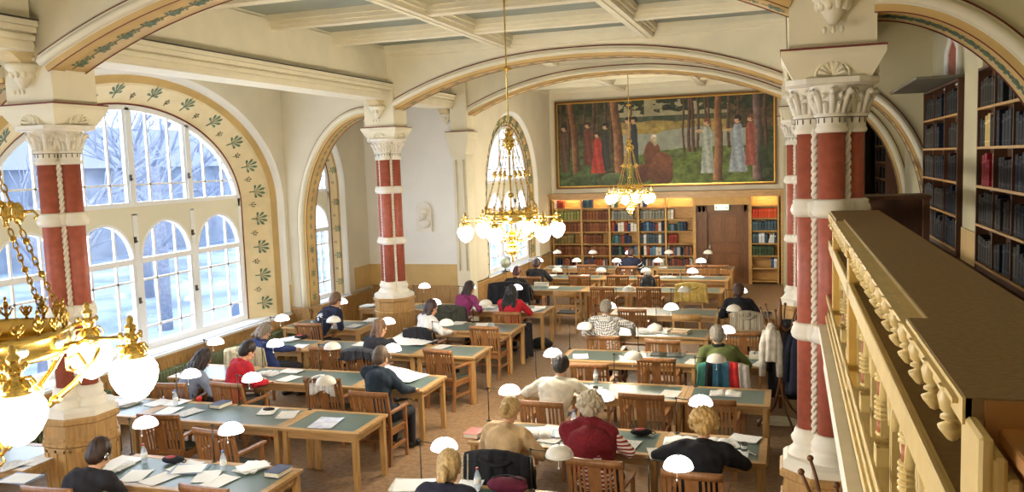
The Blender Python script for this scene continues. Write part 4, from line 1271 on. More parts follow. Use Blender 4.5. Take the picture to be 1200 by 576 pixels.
    bone(b)
    for s,an in zip((-1,1),ank): cap(b,an+Vector((0,-.02,-.045)),an+Vector((0,.13,-.055)),.034,.028,8)
    sk=M['skin'] if skinrgb==(222,172,140) else mat('skin_%d'%skinrgb[0],skinrgb,.55)
    bo_=remesh(b,'body',sk,.010,2,root)
    # --- clothing
    t=MB(); bone(t,.014,False,False,True,.9)
    tm=topmat or mat('cloth_%d_%d_%d'%top,top,.9,noise=.18,scale=10,bump=.6,bscale=14)
    cl=remesh(t,'jumper',tm,.013,16,root)
    # soft folds
    me=cl.data; co_=np.empty(len(me.vertices)*3); me.vertices.foreach_get('co',co_); co_=co_.reshape(-1,3)
    no=np.empty_like(co_).reshape(-1); me.vertices.foreach_get('normal',no); no=no.reshape(-1,3)
    k=np.sin(co_[:,0]*31+co_[:,2]*17+px*5)*np.sin(co_[:,2]*38+co_[:,1]*23+py*3)+.6*np.sin(co_[:,0]*60+co_[:,1]*45)
    co_+=no*(k*.0035)[:,None]; me.vertices.foreach_set('co',co_.reshape(-1)); me.update()
    l=MB()
    l.ell(tuple(pl+Vector((0,.0,-.01))),(.18*w,.14,.115),16,10)
    for hp,kn,an in zip(hips,knees,ank): cap(l,hp,kn,.106,.076,12); cap(l,kn,an+Vector((0,0,.03)),.072,.055,12)
    remesh(l,'trousers',mat('cloth_%d_%d_%d'%legs,legs,.9,noise=.18,scale=10,bump=.5,bscale=14),.015,3,root)
    for s,an in zip((-1,1),ank):
        f=MB(); cap(f,an+Vector((0,-.03,-.045)),an+Vector((0,.16,-.05)),.045,.04,10); f.ell(tuple(an+Vector((0,0,-.01))),(.048,.055,.05),10,8)
        f.v=[(p[0],p[1],max(p[2],.0)) for p in f.v]; f.build('shoe',M['blackp'],root)
    c=MB(); CT=Matrix.Translation(neckb+Vector((0,0,.012)))@Matrix.Rotation(-.35-tilt*.4,4,'X')
    c.lathe([(.068,-.02),(.07,0),(.066,.02),(.06,.024),(.058,.01),(.058,-.02)],(0,0,0),18,0,True,CT); c.build('collar',tm,cl)
    # eyes
    for s in (-1,1):
        e=MB(); e.ell((s*.031,.079,.012),(.011,.008,.007),10,8,0,HT); e.build('eye',M['blackp'],bo_)
    # --- hair
    hm=hairmat(hair); H=MB()
    H.ell((0,-.024,.037),(.092,.098,.112),18,14,0,HT)
    H.ell((0,-.05,-.01),(.082,.07,.09),16,10,0,HT)
    if style=='long':
        dn=Vector((0,0,-1))
        bk=HT@Vector((0,-.06,-.02))
        for s in (-1,0,1):
            a0=HT@Vector((s*.05,-.04,0)); a1=neckb+Vector((s*.09,-.10,-.05)); a2=neckb+Vector((s*.10+.03,-.13,-.30))
            cap(H,a0,a1,.065,.07,10); cap(H,a1,a2,.07,.035,10)
        for s in (-1,1): cap(H,HT@Vector((s*.075,.02,.03)),HT@Vector((s*.10,.04,-.20)),.035,.025,8)
    elif style=='bob':
        for s in (-1,0,1): cap(H,HT@Vector((s*.05,-.045,0)),HT@Vector((s*.065,-.05,-.12)),.055,.045,10)
    elif style=='bun':
        H.ell((0,-.13,-.03),(.045,.036,.05),12,10,0,HT)
        for s in (-1,1): H.ell((s*.018,-.145,-.075),(.022,.022,.03),8,8,0,HT)
    elif style=='curly':
        for k in range(46):
            a=k*2.4; z=1-(k+.5)/46*1.35; rr=math.sqrt(max(0,1-z*z))
            y=math.sin(a)*rr; x=math.cos(a)*rr
            if y>.45 and z<.55: continue
            H.ell((x*.102,-.03+y*.106,.03+z*.112),(.034,.034,.031),8,6,0,HT)
    elif style=='ponytail':
        cap(H,HT@Vector((0,-.1,.02)),HT@Vector((0,-.16,-.16)),.035,.02,8)
    ho=remesh(H,'hair',hm,.009,1,root)
    me=ho.data; co_=np.empty(len(me.vertices)*3); me.vertices.foreach_get('co',co_); co_=co_.reshape(-1,3)
    no=np.empty_like(co_).reshape(-1); me.vertices.foreach_get('normal',no); no=no.reshape(-1,3)
    k=np.sin(co_[:,0]*150+co_[:,2]*30+np.sin(co_[:,1]*40)*2)+.7*np.sin(co_[:,1]*120+co_[:,0]*60)
    co_+=no*(k*(.004 if style in('curly','bob','long') else .0018))[:,None]; me.vertices.foreach_set('co',co_.reshape(-1)); me.update()
    if extra: extra(root,h,neckb,chest,waist,sh,HT,arms)
    return root

CHK=checker('checked_shirt',(214,212,206),(92,92,98),38)
STR=striped('striped_shirt',(150,44,54),(226,220,214),9)
def x_emblem(root,h,neckb,chest,waist,sh,HT,arms):
    m=MB()
    up=(neckb-waist).normalized(); c=chest+Vector((0,0,0)); n=Vector((0,-1,0)); n=(n-up*n.dot(up)).normalized(); r=Vector((1,0,0))
    o=c+n*.158+up*.02
    for k in range(7):
        a=PI*k/6; d=(r*math.cos(a)+up*math.sin(a)); 
        m.tube([o+d*.02+n*.004,o+d*.05+n*.006,o+d*.085-n*.003],[.006,.010,.004],6)
    m.ell(tuple(o-up*.05),(.03,.01,.035),10,6); m.build('white_emblem',M['paper'],root)
def x_headphones(root,h,neckb,chest,waist,sh,HT,arms):
    m=MB()
    for s in (-1,1): m=MB(); m.ell((s*.088,-.01,-.01),(.015,.03,.034),10,8,0,HT); m.build('ear_cushion',M['chrome'],root)
    m=MB(); m.tube([tuple(HT@Vector((.098*math.cos(a),-.01,-.01+.155*math.sin(a)))) for a in [PI*k/12 for k in range(13)]],.006,6); m.build('headband',M['blackp'],root)
def x_shawl(root,h,neckb,chest,waist,sh,HT,arms):
    m=MB()
    m.ell(tuple(chest+Vector((0,-.035,.03))),(.235,.15,.20),18,12); m.ell(tuple(chest+Vector((0,-.05,-.12))),(.225,.135,.18),18,12)
    cap(m,sh[0]+Vector((0,-.01,-.02)),sh[1]+Vector((0,-.01,-.02)),.10,.10,12)
    cap(m,neckb+Vector((-.07,.0,.03)),neckb+Vector((.09,.0,.03)),.06,.06,12)
    for i_ in (0,1): cap(m,sh[i_]+Vector((0,-.01,-.02)),waist+Vector(((-.11,.11)[i_],-.02,.02)),.115,.09,12); cap(m,neckb+Vector((0,-.02,0)),sh[i_]+Vector((0,-.02,0)),.085,.09,12)
    m.ell(tuple(chest+Vector((0,-.05,-.20))),(.19,.115,.12),14,10)
    o=remesh(m,'shawl',mat('shawl_wine',(122,26,38),.95,noise=.25,scale=40,bump=.9,bscale=50),.013,12,root)
    me=o.data; c=np.empty(len(me.vertices)*3); me.vertices.foreach_get('co',c); c=c.reshape(-1,3)
    k=np.sin(c[:,0]*26+c[:,2]*12)*np.sin(c[:,2]*20+c[:,0]*9); c[:,1]+=k*.010; c[:,2]+=.006*np.sin(c[:,0]*40)
    me.vertices.foreach_set('co',c.reshape(-1)); me.update()
def x_bands(root,h,neckb,chest,waist,sh,HT,arms):
    for (S,E,W),s in zip(arms,(-1,1)):
        for o in (.25,.6): 
            m=MB(); p=S.lerp(E,o); m.cyl(p-(E-S)*.03,p+(E-S)*.03,.086,.084,14); m.build('sleeve_band',M['paper'],root)
    m=MB(); m.box(-.15,.15,chest.y-.155,chest.y-.11,chest.z-.10,chest.z-.06,0,b=.01); m.build('back_band',M['paper'],root)
    m=MB(); m.box(-.10,.10,waist.y-.155,waist.y-.11,waist.z-.02,waist.z+.02,0,b=.01); m.build('waist_band',M['paper'],root)
def x_whiteback(root,h,neckb,chest,waist,sh,HT,arms):
    m=MB(); m.ell(tuple(neckb+Vector((0,-.02,-.09))),(.20,.115,.09),16,10); cap(m,sh[0]+Vector((-.02,0,0)),sh[1]+Vector((.02,0,0)),.088,.088,12)
    remesh(m,'white_yoke',mat('cloth_white_wool',(226,224,226),.9,noise=.05,scale=20,bump=.4),.014,3,root)
def x_scarf(root,h,neckb,chest,waist,sh,HT,arms):
    m=MB(); m.tube([neckb+Vector((.075*math.cos(a),.06*math.sin(a),.02)) for a in [2*PI*k/14 for k in range(14)]],.03,8,closed=True); m.build('scarf',M['black'],root)
PPL=[
dict(label='person in black wearing headphones, beside the nearest column pedestal',head=(-6.12,6.07,1.16),pel=(-6.35,5.85),hair=(52,32,24),style='short',top=(30,30,40),tilt=.5,extra=x_headphones),
dict(label='person with very long dark wavy hair and a pale blue-grey jacket, turned towards the right',head=(-7.8,9.68,1.15),pel=(-7.98,9.42),yaw=-30,hair=(44,34,32),style='long',top=(136,146,170),tilt=.6),
dict(label='person in a bright red sweater bent over a book, near the window wall',head=(-7.33,10.07,1.2),pel=(-7.38,9.68),yaw=-28,hair=(44,34,30),style='short',top=(196,32,48),legs=(60,58,52),tilt=.55),
dict(label='person with fair hair in a blue top, below the window end',head=(-8.12,11.62,1.14),pel=(-8.02,11.62),yaw=-15,hair=(136,120,104),style='bob',top=(40,56,110),tilt=.8),
dict(label='person in a navy sweater with a white emblem on the back',head=(-8.1,13.9,1.28),pel=(-8.4,13.55),yaw=-25,hair=(110,78,56),style='short',top=(24,28,52),tilt=.4,extra=x_emblem),
dict(label='person with brown bobbed hair resting the head on one hand',head=(-6.2,11.95,1.18),pel=(-6.25,11.65),yaw=-25,hair=(112,82,58),style='bob',top=(36,36,44),tilt=.3,hands=[(-.15,.45,.78),(.16,.30,1.04)]),
dict(label='man in a dark blue pullover holding a very large sheet at the aisle end',head=(-5.18,9.98,1.21),pel=(-5.02,9.62),yaw=-12,hair=(96,80,64),style='short',top=(28,44,60),tilt=.35),
dict(label='person with dark hair in a white jumper, fifth left-hand row',head=(-6.12,13.82,1.19),pel=(-6.15,13.5),yaw=-35,hair=(56,36,36),style='bob',top=(232,230,232),tilt=.35),
dict(label='person with dark hair in a magenta sweater',head=(-6.2,15.95,1.22),pel=(-6.28,15.5),yaw=-20,hair=(52,32,30),style='bob',top=(142,52,108),tilt=.4),
dict(label='person with black hair in a red top, right end of the sixth left-hand row',head=(-5.18,15.6,1.2),pel=(-5.1,15.4),hair=(22,20,24),style='long',top=(186,30,46),tilt=.35),
dict(label='person bent over in front of a bulky black coat',head=(-6.0,18.5,1.2),pel=(-6.0,18.2),hair=(92,52,52),style='short',top=(30,30,36),tilt=.6),
dict(label='person in black seated next to the far left window under a lit lamp',head=(-6.03,20.25,1.18),pel=(-5.98,20.08),hair=(60,44,46),style='short',top=(24,26,34),tilt=.4),
dict(label='person in a navy track jacket with white bands, before the far bookcase',head=(-4.05,22.5,1.2),pel=(-4.1,22.2),hair=(70,48,40),style='short',top=(24,30,54),tilt=.5,extra=x_bands,w=1.12),
dict(label='man with short grey hair in a black and white checked shirt',head=(-2.97,14.0,1.21),pel=(-2.8,13.55),hair=(132,124,112),style='short',top=(160,160,158),topmat=CHK,tilt=.55,w=1.15,elbow=2.2,hands=[(-.30,.46,.78),(.30,.44,.78)]),
dict(label='man in black with short dark hair under a lit lamp, near the coat stand',head=(-.89,15.98,1.23),pel=(-.85,15.6),hair=(70,48,40),style='short',top=(24,26,36),tilt=.3),
dict(label='man with grey hair in an olive green sweater',head=(-.97,12.03,1.21),pel=(-.78,11.72),yaw=12,hair=(146,138,128),style='short',top=(104,116,66),tilt=.45,w=1.1,extra=x_scarf),
dict(label='man with black hair in a white sweater leaning over the third right-hand row',head=(-2.72,10.05,1.17),pel=(-2.78,9.72),hair=(34,26,24),style='short',top=(232,226,208),tilt=.6,w=1.18,elbow=1.9,hands=[(-.24,.46,.78),(.24,.46,.78)]),
dict(label='person with fair hair pinned up in a beige sweater, second right-hand row',head=(-2.76,8.12,1.17),pel=(-2.78,7.8),yaw=-8,hair=(196,164,110),style='bun',top=(206,176,134),tilt=.6),
dict(label='person with grey curly hair in a dark red shawl over a striped shirt',head=(-1.94,8.27,1.2),pel=(-1.8,7.88),hair=(196,182,158),style='curly',top=(150,44,54),topmat=STR,tilt=.5,extra=x_shawl,w=1.15),
dict(label='person with blonde curly hair in a black jumper, second right-hand row by the columns',head=(-.78,8.03,1.17),pel=(-.83,7.78),hair=(206,168,104),style='curly',top=(24,24,32),tilt=.55,w=1.2,elbow=2.4,hands=[(-.30,.46,.78),(.22,.44,.78)]),
dict(label='person with a blonde bun, cut by the bottom edge',head=(-2.68,6.28,1.24),pel=(-2.72,5.98),hair=(184,156,110),style='bun',top=(28,30,52),tilt=.25),
]
for d in PPL: person(**d)

# ================================================================== COATS AND BAGS
def draped(label,cat,name,x,y,rz_,w,hb,hf,mats,top=.965,seed=0,thick=.03,collar=True,group=None,bulge=0):
    """garment hung over a chair back: origin at the chair's origin; mats list of (u0,u1,material)"""
    root=empty(name,(x,y,0),R(rz_),label,cat,group)
    nu,nv=44,26
    def P(u,v,off):
        # v 0..1 from back hem up over the rail to the front hem
        X=(u-.5)*w
        L=hb+.09+hf; s=v*L
        fold=.014*math.sin(u*34+seed)+.009*math.sin(u*61+seed*2)
        if s<hb:
            k=s/hb; z=top-hb*(1-k); y=-.062-.03*(k*0+.3)-fold*(1-k*.5)-bulge*math.sin(PI*k)*math.sin(PI*u); wd=1+.12*(1-k); n=(0,-1,0)
            z+=.02*math.sin(u*9+seed)*(1-k)
        elif s<hb+.09:
            a=(s-hb)/.09*PI; y=-.045-.04*math.cos(a)-fold*.4; z=top+.028*math.sin(a); wd=1; n=(0,-math.cos(a),math.sin(a))
        else:
            k=(s-hb-.09)/hf; z=top-hf*k; y=-.005+.05*k+fold*k; wd=1+.06*k; n=(0,1,0)
        z-=.05*abs(u-.5)**2*4*(1 if s<hb+.09 else 1)
        return (X*wd+n[0]*off,y+n[1]*off,z+n[2]*off)
    for (u0,u1,mt) in mats:
        m=MB(); vs=[];n=nv+1; cols=int(nu*(u1-u0))+1
        for off in (0,thick):
            for i in range(cols+1):
                for j in range(n): vs.append(P(u0+(u1-u0)*i/cols,j/nv,off))
        N=(cols+1)*n; F=[]
        for i in range(cols):
            for j in range(nv):
                a=i*n+j; F.append((a,a+1,a+n+1,a+n)); F.append((N+a,N+a+n,N+a+n+1,N+a+1))
        for i in range(cols):
            for j in (0,nv): a=i*n+j; F.append((a,a+n,N+a+n,N+a))
        for j in range(nv):
            for i in (0,cols): a=i*n+j; F.append((a,N+a,N+a+1,a+1))
        m.add(vs,F,0,True); m.build('coat_panel',mt,root)
    if collar:
        m=MB(); m.tube([((t-.5)*w*.5,-.10-.02*math.sin(PI*t),top-.03-.05*math.sin(PI*t)) for t in [k/10 for k in range(11)]],.022,8); m.build('coat_collar',mats[0][2],root)
    return root
def cloth(n,rgb): return mat('cloth_'+n,rgb,.9,noise=.2,scale=12,bump=.6,bscale=18)
blk=cloth('black_coat',(26,27,34)); olive=cloth('olive_coat',(62,62,52)); cream_=cloth('cream_coat',(206,196,166)); yel=cloth('yellow_jacket',(212,184,104))
blue=cloth('blue_jacket',(44,92,116)); red=cloth('red_panel',(196,44,44)); pale=cloth('pale_lining',(190,182,176)); grey=cloth('grey_jacket',(64,66,74)); stp=striped('striped_jacket',(198,190,168),(150,142,124),12,'X')
GJ='coats hung over chair backs'
draped('black coat with a chain-strap bag over the chair of the beige-sweater reader','coat','draped_coat',-2.66,7.45,0,.66,.62,.3,[(0,1,blk)],seed=1,group=GJ)
draped('dark grey jacket over a chair back in the fourth left-hand row','jacket','draped_jacket',-6.23,11.36,-2,.6,.12,.2,[(0,1,grey)],seed=2,group=GJ,collar=False)
draped('cream coat over the chair back below the window, behind the red sweater','coat','draped_coat',-8.2,11.2,12,.62,.45,.3,[(0,1,cream_)],seed=3,group=GJ)
draped('dark olive coat over the chair back beside the magenta sweater','coat','draped_coat',-6.35,15.25,2,.66,.4,.3,[(0,1,olive)],seed=4,group=GJ)
draped('bulky black coat over a chair back near the far left window','coat','draped_coat',-6.0,17.95,0,.95,.55,.3,[(0,1,blk)],top=1.0,seed=5,thick=.08,group=GJ,bulge=.08)
draped('yellow jacket over the side chair before the nearest far row','jacket','draped_jacket',-2.0,18.2,0,.66,.36,.3,[(0,1,yel)],top=1.03,seed=6,group=GJ)
draped('blue jacket with a red panel and pale lining over the chair of the green-sweater man','jacket','draped_jacket',-.84,11.4,0,.66,.4,.3,[(0,.16,cloth('green_panel',(70,140,130))),(.16,.3,blk),(.3,.62,blue),(.62,.8,red),(.8,1,pale)],seed=7,group=GJ,collar=False)
draped('pale striped jacket over the chair of the man in black near the coat stand','jacket','draped_jacket',-.72,15.25,0,.56,.5,.3,[(0,1,stp)],seed=8,group=GJ)
draped('black coat hanging down beside the chair of the red-top reader','coat','draped_coat',-4.78,15.0,80,.4,.6,.2,[(0,1,blk)],top=.7,seed=9,group=GJ)
draped('white sheet of cloth over the chair back behind the unlit lamp, third left-hand row','cloth','draped_cloth',-5.98,9.83,3,.34,.2,.1,[(0,1,cloth('white_sheet',(232,232,234)))],seed=3,thick=.006,group=GJ,collar=False)
draped('black jacket over the chair of the reader in the white jumper','jacket','draped_jacket',-6.09,13.2,-4,.56,.3,.2,[(0,1,blk)],top=.93,seed=11,group=GJ,collar=False)
# rucksack on the chair in the middle far row
rk=empty('rucksack',(-3.2,19.93,.52),0,'dark grey rucksack hung on a chair back in the middle far row','bag')
m=MB(); m.ell((0,0,.22),(.2,.14,.26),16,12); m.ell((0,-.11,.14),(.13,.07,.12),12,8); remesh(m,'bag_body',blk,.015,3,rk)
m=MB(); m.ell((.0,-.02,.47),(.09,.08,.06),12,8); m.build('bag_lid',cloth('bag_grey',(110,104,98)),rk)
m=MB(); m.tube([(-.12,-.14,.36),(-.13,-.19,.22),(-.11,-.15,.06)],.014,6); m.tube([(.12,-.14,.36),(.13,-.19,.22),(.11,-.15,.06)],.014,6); m.build('strap',M['blackp'],rk)
# wine red bag, foreground
rb=empty('shoulder_bag',(-2.45,7.06,.752),0,'wine red crumpled bag on the frontmost right-hand desk','bag')
m=MB(); m.ell((0,0,.06),(.2,.1,.07),16,10); m.ell((.08,.03,.09),(.1,.07,.05),12,8); m.ell((-.08,.02,.08),(.1,.07,.05),12,8); remesh(m,'bag_body',cloth('wine',(110,34,62)),.012,2,rb)
m=MB(); m.tube([(-.15+.03*k,.0,.12+.035*math.sin(k/10*PI)) for k in range(11)],.008,6); m.build('handle',M['blackp'],rb)
# chain strap bag on the black coat chair
cb=empty('chain_bag',(-2.93,7.33,0),0,'chain-strapped bag hanging down the black coat','bag')
m=MB()
for s in (-1,1):
    for k in range(26): 
        z=.99-k*.018; T=Matrix.Translation((s*.025,-.075-.002*k,z))@Matrix.Rotation(k*PI/2,4,'Z')
        m.tube([tuple(T@Vector((.007*math.cos(a),0,.012*math.sin(a)))) for a in [2*PI*q/8 for q in range(8)]],.003,5,closed=True)
m.build('chain',mat('silver_chain',(214,210,190),.25,metal=.8),cb)
m=MB(); m.ell((0,-.13,.44),(.1,.05,.09),14,10); m.build('bag_body',blk,cb)
# ================================================================== CHANDELIERS
def chandelier(x,y,th0,ztop,label,k_=1):
    t=empty('chandelier',(x,y,0),0,label,'chandelier','brass globe chandeliers over the nave'); t.scale=(k_,k_,1)
    m=MB(); m.cyl((0,0,4.05),(0,0,ztop),.011,.011,10); m.lathe([(.0,0),(.07,.0),(.05,-.05),(.012,-.07)][::-1],(0,0,ztop),14); m.build('rod',M['brass'],t)
    m=MB(); m.lathe([(.011,-.05),(.02,-.03),(.05,-.01),(.062,0),(.05,.01),(.02,.035),(.011,.05)],(0,0,5.0),16)
    for k in range(8):
        a=2*PI*k/8; m.ell((.06*math.cos(a),.06*math.sin(a),5.0),(.014,.014,.02),8,6)
    m.build('rod_rosette',M['brassd'],t)
    m=MB(); m.lathe([(.011,-.2),(.03,-.17),(.02,-.13),(.055,-.09),(.075,-.04),(.05,0),(.06,.05),(.03,.09),(.012,.14)],(0,0,4.03),16)
    for k in range(6):
        a=2*PI*k/6+th0; ca,sa=math.cos(a),math.sin(a)
        m.tube([(ca*r,sa*r,z) for r,z in ((.05,4.02),(.1,4.06),(.13,4.02),(.12,3.97),(.09,3.98))],[.012,.012,.01,.009,.007],6)
        m.tube([(ca*r,sa*r,z) for r,z in ((.04,4.1),(.07,4.16),(.055,4.2),(.04,4.17))],[.01,.01,.008,.006],6)
    m.build('crown_finial',M['brass'],t)
    m=MB(); m.cyl((0,0,2.55),(0,0,3.9),.014,.014,10)
    for z,r in ((3.55,.035),(3.3,.045),(2.95,.06),(2.75,.07),(2.62,.06)): m.ell((0,0,z),(r,r,r*.8),14,8)
    m.build('centre_stem',M['brass'],t)
    RR_=.36; zr=3.0
    # ring band with cresting
    m=MB(); N=72
    pr=[(RR_-.01,-.05),(RR_+.012,-.055),(RR_+.02,-.03),(RR_+.008,-.01),(RR_+.008,.03),(RR_+.02,.05),(RR_,.06),(RR_-.012,.05),(RR_-.012,-.04),(RR_-.01,-.05)]
    m.lathe(pr,(0,0,zr),N); ring_=m.build('ring',M['brass'],t)
    m=MB()
    for k in range(24):
        a=2*PI*k/24; ca,sa=math.cos(a),math.sin(a); T=Matrix.Translation((RR_*ca,RR_*sa,zr+.06))@Matrix.Rotation(a+PI/2,4,'Z')
        h=.085 if k%2==0 else .05
        pts=[(0,0,0),(0,0,h*.6)]
        m.tube([tuple(T@Vector(p)) for p in pts],.008,6)
        m.ell(tuple(T@Vector((0,0,h*.8))),(.014,.012,.02),8,6)
        for s in (-1,1): m.tube([tuple(T@Vector((s*q,0,z))) for q,z in ((.0,.01),(.022,.03),(.03,.05),(.02,.058),(.014,.045))],.006,5)
        if k%2==0: m.ell(tuple(T@Vector((0,0,h*1.15))),(.008,.008,.012),6,5)
    m.build('cresting',M['brassd'],t)
    for k in range(12):
        m=MB(); a=2*PI*(k+.5)/12; T=Matrix.Rotation(a,4,'Z')
        m.ell((RR_+.018,0,zr),(.012,.03,.022),10,6,0,T)
        m.build('glass_boss',mat('cut_glass',(206,220,226),.08,spec=.9,coat=.5),ring_)
    # chains
    for k in range(6):
        a=2*PI*k/6+th0; ca,sa=math.cos(a),math.sin(a)
        A=Vector((ca*.09,sa*.09,3.98)); B=Vector((ca*RR_,sa*RR_,zr+.1))
        m=MB(); L=(B-A).length; n=int(L/.034)
        u=(B-A).normalized(); p=u.orthogonal().normalized(); q=u.cross(p)
        for j in range(n):
            c=A.lerp(B,(j+.5)/n)+Vector((0,0,-.05*math.sin(PI*(j+.5)/n)))
            v=p if j%2 else q
            if j%5==4: m.ell(tuple(c),(.016,.016,.016),8,6)
            else: m.tube([c+u*.022*math.cos(w)+v*.010*math.sin(w) for w in [2*PI*e/8 for e in range(8)]],.0042,5,closed=True)
        ch_=m.build('chain',M['brassd'],t)
        m=MB(); c=A.lerp(B,.45); 
        m.ell(tuple(c),(.028,.028,.05),10,8)
        for e in (-1,1): m.tube([c+p*e*.02,c+p*e*.06+u*.01,c+p*e*.07+u*.035,c+p*e*.05+u*.045],.007,6)
        m.build('chain_link_ornament',M['brass'],ch_)
    RG=.64
    for k in range(6):
        a=2*PI*k/6+th0; ca,sa=math.cos(a),math.sin(a); d=Vector((ca,sa,0)); s=Vector((-sa,ca,0))
        P=lambda r,z,o=0: d*r+s*o+Vector((0,0,z))
        m=MB()
        m.tube([P(.05,2.98),P(.2,2.975),P(RR_,2.97),P(.5,2.99),P(RG,2.985),P(RG+.05,2.99)],[.014,.012,.013,.011,.011,.006],8)
        # flat double scroll below the arm
        m.tube([P(.06,2.70),P(.16,2.66),P(.27,2.70),P(.38,2.79),P(.47,2.88),P(.5,2.95)],[.012,.014,.014,.014,.012,.01],8)
        m.tube([P(.40,2.80),P(.44,2.87),P(.41,2.93),P(.36,2.91),P(.36,2.86),P(.40,2.85)],.011,8)
        m.tube([P(.20,2.68),P(.24,2.76),P(.20,2.82),P(.15,2.79),P(.16,2.74)],.010,8)
        for o in (-1,1):
            m.tube([P(RR_+.04,2.97,o*.0),P(RR_+.09,3.0,o*.03),P(RR_+.14,2.99,o*.04),P(RR_+.13,2.97,o*.015)],.008,6)
        m.ell(tuple(P(.30,2.725)),(.028,.028,.022),10,6); m.ell(tuple(P(.47,2.985)),(.022,.022,.022),10,6)
        m.build('arm',M['brass'],t)
        g=MB(); c=tuple(P(RG,2.80))
        pr=[(.0001,-.118),(.018,-.112),(.05,-.095),(.08,-.06),(.1,-.02),(.107,.014),(.104,.048),(.088,.075),(.064,.092),(.05,.096)]
        g.lathe(pr,c,24); gl=g.build('glass_globe',GLOBE,t)
        h=MB(); h.lathe([(.062,.088),(.066,.096),(.056,.112),(.062,.118),(.04,.14),(.022,.16),(.03,.175),(.034,.19),(.016,.205),(.024,.225),(.028,.24),(.012,.255),(.018,.27),(.006,.29)],c,16)
        for e in range(5):
            b=2*PI*e/5; h.tube([(c[0]+r*math.cos(b),c[1]+r*math.sin(b),c[2]+z) for r,z in ((.03,.15),(.06,.15),(.078,.125),(.07,.11))],.006,6)
            h.ell((c[0]+.045*math.cos(b),c[1]+.045*math.sin(b),c[2]+.2),(.012,.012,.016),6,5)
        h.build('globe_holder',M['brass'],gl)
    m=MB(); m.lathe([(.0001,-.05),(.012,-.03),(.02,0),(.012,.03),(.035,.06),(.06,.1),(.05,.14),(.03,.17),(.04,.2)],(0,0,2.42),16)
    for k in range(6):
        a=2*PI*k/6; ca,sa=math.cos(a),math.sin(a)
        m.tube([(ca*r,sa*r,z) for r,z in ((.03,2.6),(.09,2.58),(.11,2.53),(.08,2.50),(.05,2.52))],[.012,.012,.011,.009,.007],6)
        m.tube([(ca*r,sa*r,z) for r,z in ((.02,2.5),(.05,2.48),(.06,2.45),(.04,2.43))],.007,6)
    m.build('bottom_finial',M['brass'],t)
    return t
chandelier(-3.46,2.8,R(31),ZC,'nearest brass chandelier, cut off by the left edge of the photo')
chandelier(-3.62,11.0,R(28),ZC+.15,'brass chandelier with glowing globes hanging before the far left window')
chandelier(-3.59,20.0,R(28),ZC,'brass chandelier hanging before the wall painting',.82)

# ================================================================== GALLERY RAILING
rl=empty('gallery_railing',(0,0,0),0,'long cream carved balustrade with brown topped handrail along the gallery','railing')
m=MB(); m.box(.35,.64,2.44,6.05,3.245,3.285,0); m.box(.30,.64,1.66,2.44,3.245,3.285); m.box(.30,.64,6.05,6.93,3.245,3.285)
m.box(.28,.62,7.5,14.8,3.245,3.285); m.build('handrail_top',M['railtop'],rl)
m=MB()
m.box(.345,.36,2.44,6.05,3.235,3.283,0); m.box(.295,.31,1.66,2.44,3.235,3.283); m.box(.295,.31,6.05,6.93,3.235,3.283)
m.box(.40,.62,1.7,6.93,3.19,3.245); m.box(.285,.40,1.7,6.93,3.262,3.272)
# scalloped dentil under the cap
y=1.75
while y<6.85: m.ell((.318,y+.05,3.262),(.014,.042,.012),10,6); y+=.1075
m.build('handrail_moulding',M['railp'],rl)
ys=[1.80+.2155*k for k in range(24)]
for i,y in enumerate(ys):
    if abs(y-4.65)<.09 or abs(y-6.27)<.09: continue
    m=MB(); pr=[(.0001,-.118),(.010,-.112),(.026,-.088),(.029,-.078),(.015,-.070),(.014,-.064),(.024,-.060),(.024,-.053),(.015,-.048),(.024,-.038),(.030,-.004),(.025,.010),(.028,.016),(.028,.024)]
    m.lathe([(r_*.95,z_*.80) for r_,z_ in pr],(.303,y,3.252),14); m.build('small_baluster',M['railp'],rl)
m=MB(); m.box(.30,.52,1.66,6.93,3.0,3.045); m.build('middle_rail_top',M['railtop'],rl)
m=MB(); m.box(.285,.302,1.66,6.93,2.985,3.062,0,b=.004); m.box(.295,.345,1.66,6.93,2.955,2.985); m.box(.302,.31,1.66,6.93,3.045,3.058); m.build('middle_rail',M['railp'],rl)
by=[1.98,2.72,3.46,4.2,5.2,5.75,6.6]
for y in by:
    m=MB(); prof=[(.042,2.56),(.042,2.60),(.030,2.612),(.040,2.625),(.040,2.64)]
    def seg(z0,z1,r,mi): m.lathe([(r,z0),(r,z1)],(.35,y,0),16,mi)
    m.box(.35-.038,.35+.038,y-.038,y+.038,2.50,2.60,0,b=.004)
    for z,r in ((2.605,.036),(2.625,.042),(2.645,.036)): m.lathe([(r*.8,z-.01),(r,z-.003),(r,z+.003),(r*.8,z+.01)],(.35,y,0),16)
    seg(2.65,2.70,.031,1); seg(2.59,2.96,.026,0)
    for z in (2.708,2.728,2.748,2.768,2.788): m.lathe([(.028,z-.009),(.041,z-.003),(.041,z+.003),(.028,z+.009)],(.35,y,0),16)
    seg(2.795,2.85,.031,1)
    for z in (2.858,2.876): m.lathe([(.028,z-.009),(.04,z-.003),(.04,z+.003),(.028,z+.009)],(.35,y,0),16)
    m.lathe([(.028,2.88),(.04,2.93),(.045,2.955)],(.35,y,0),16)
    m.build('turned_baluster',[M['railp'],M['railred']],rl)
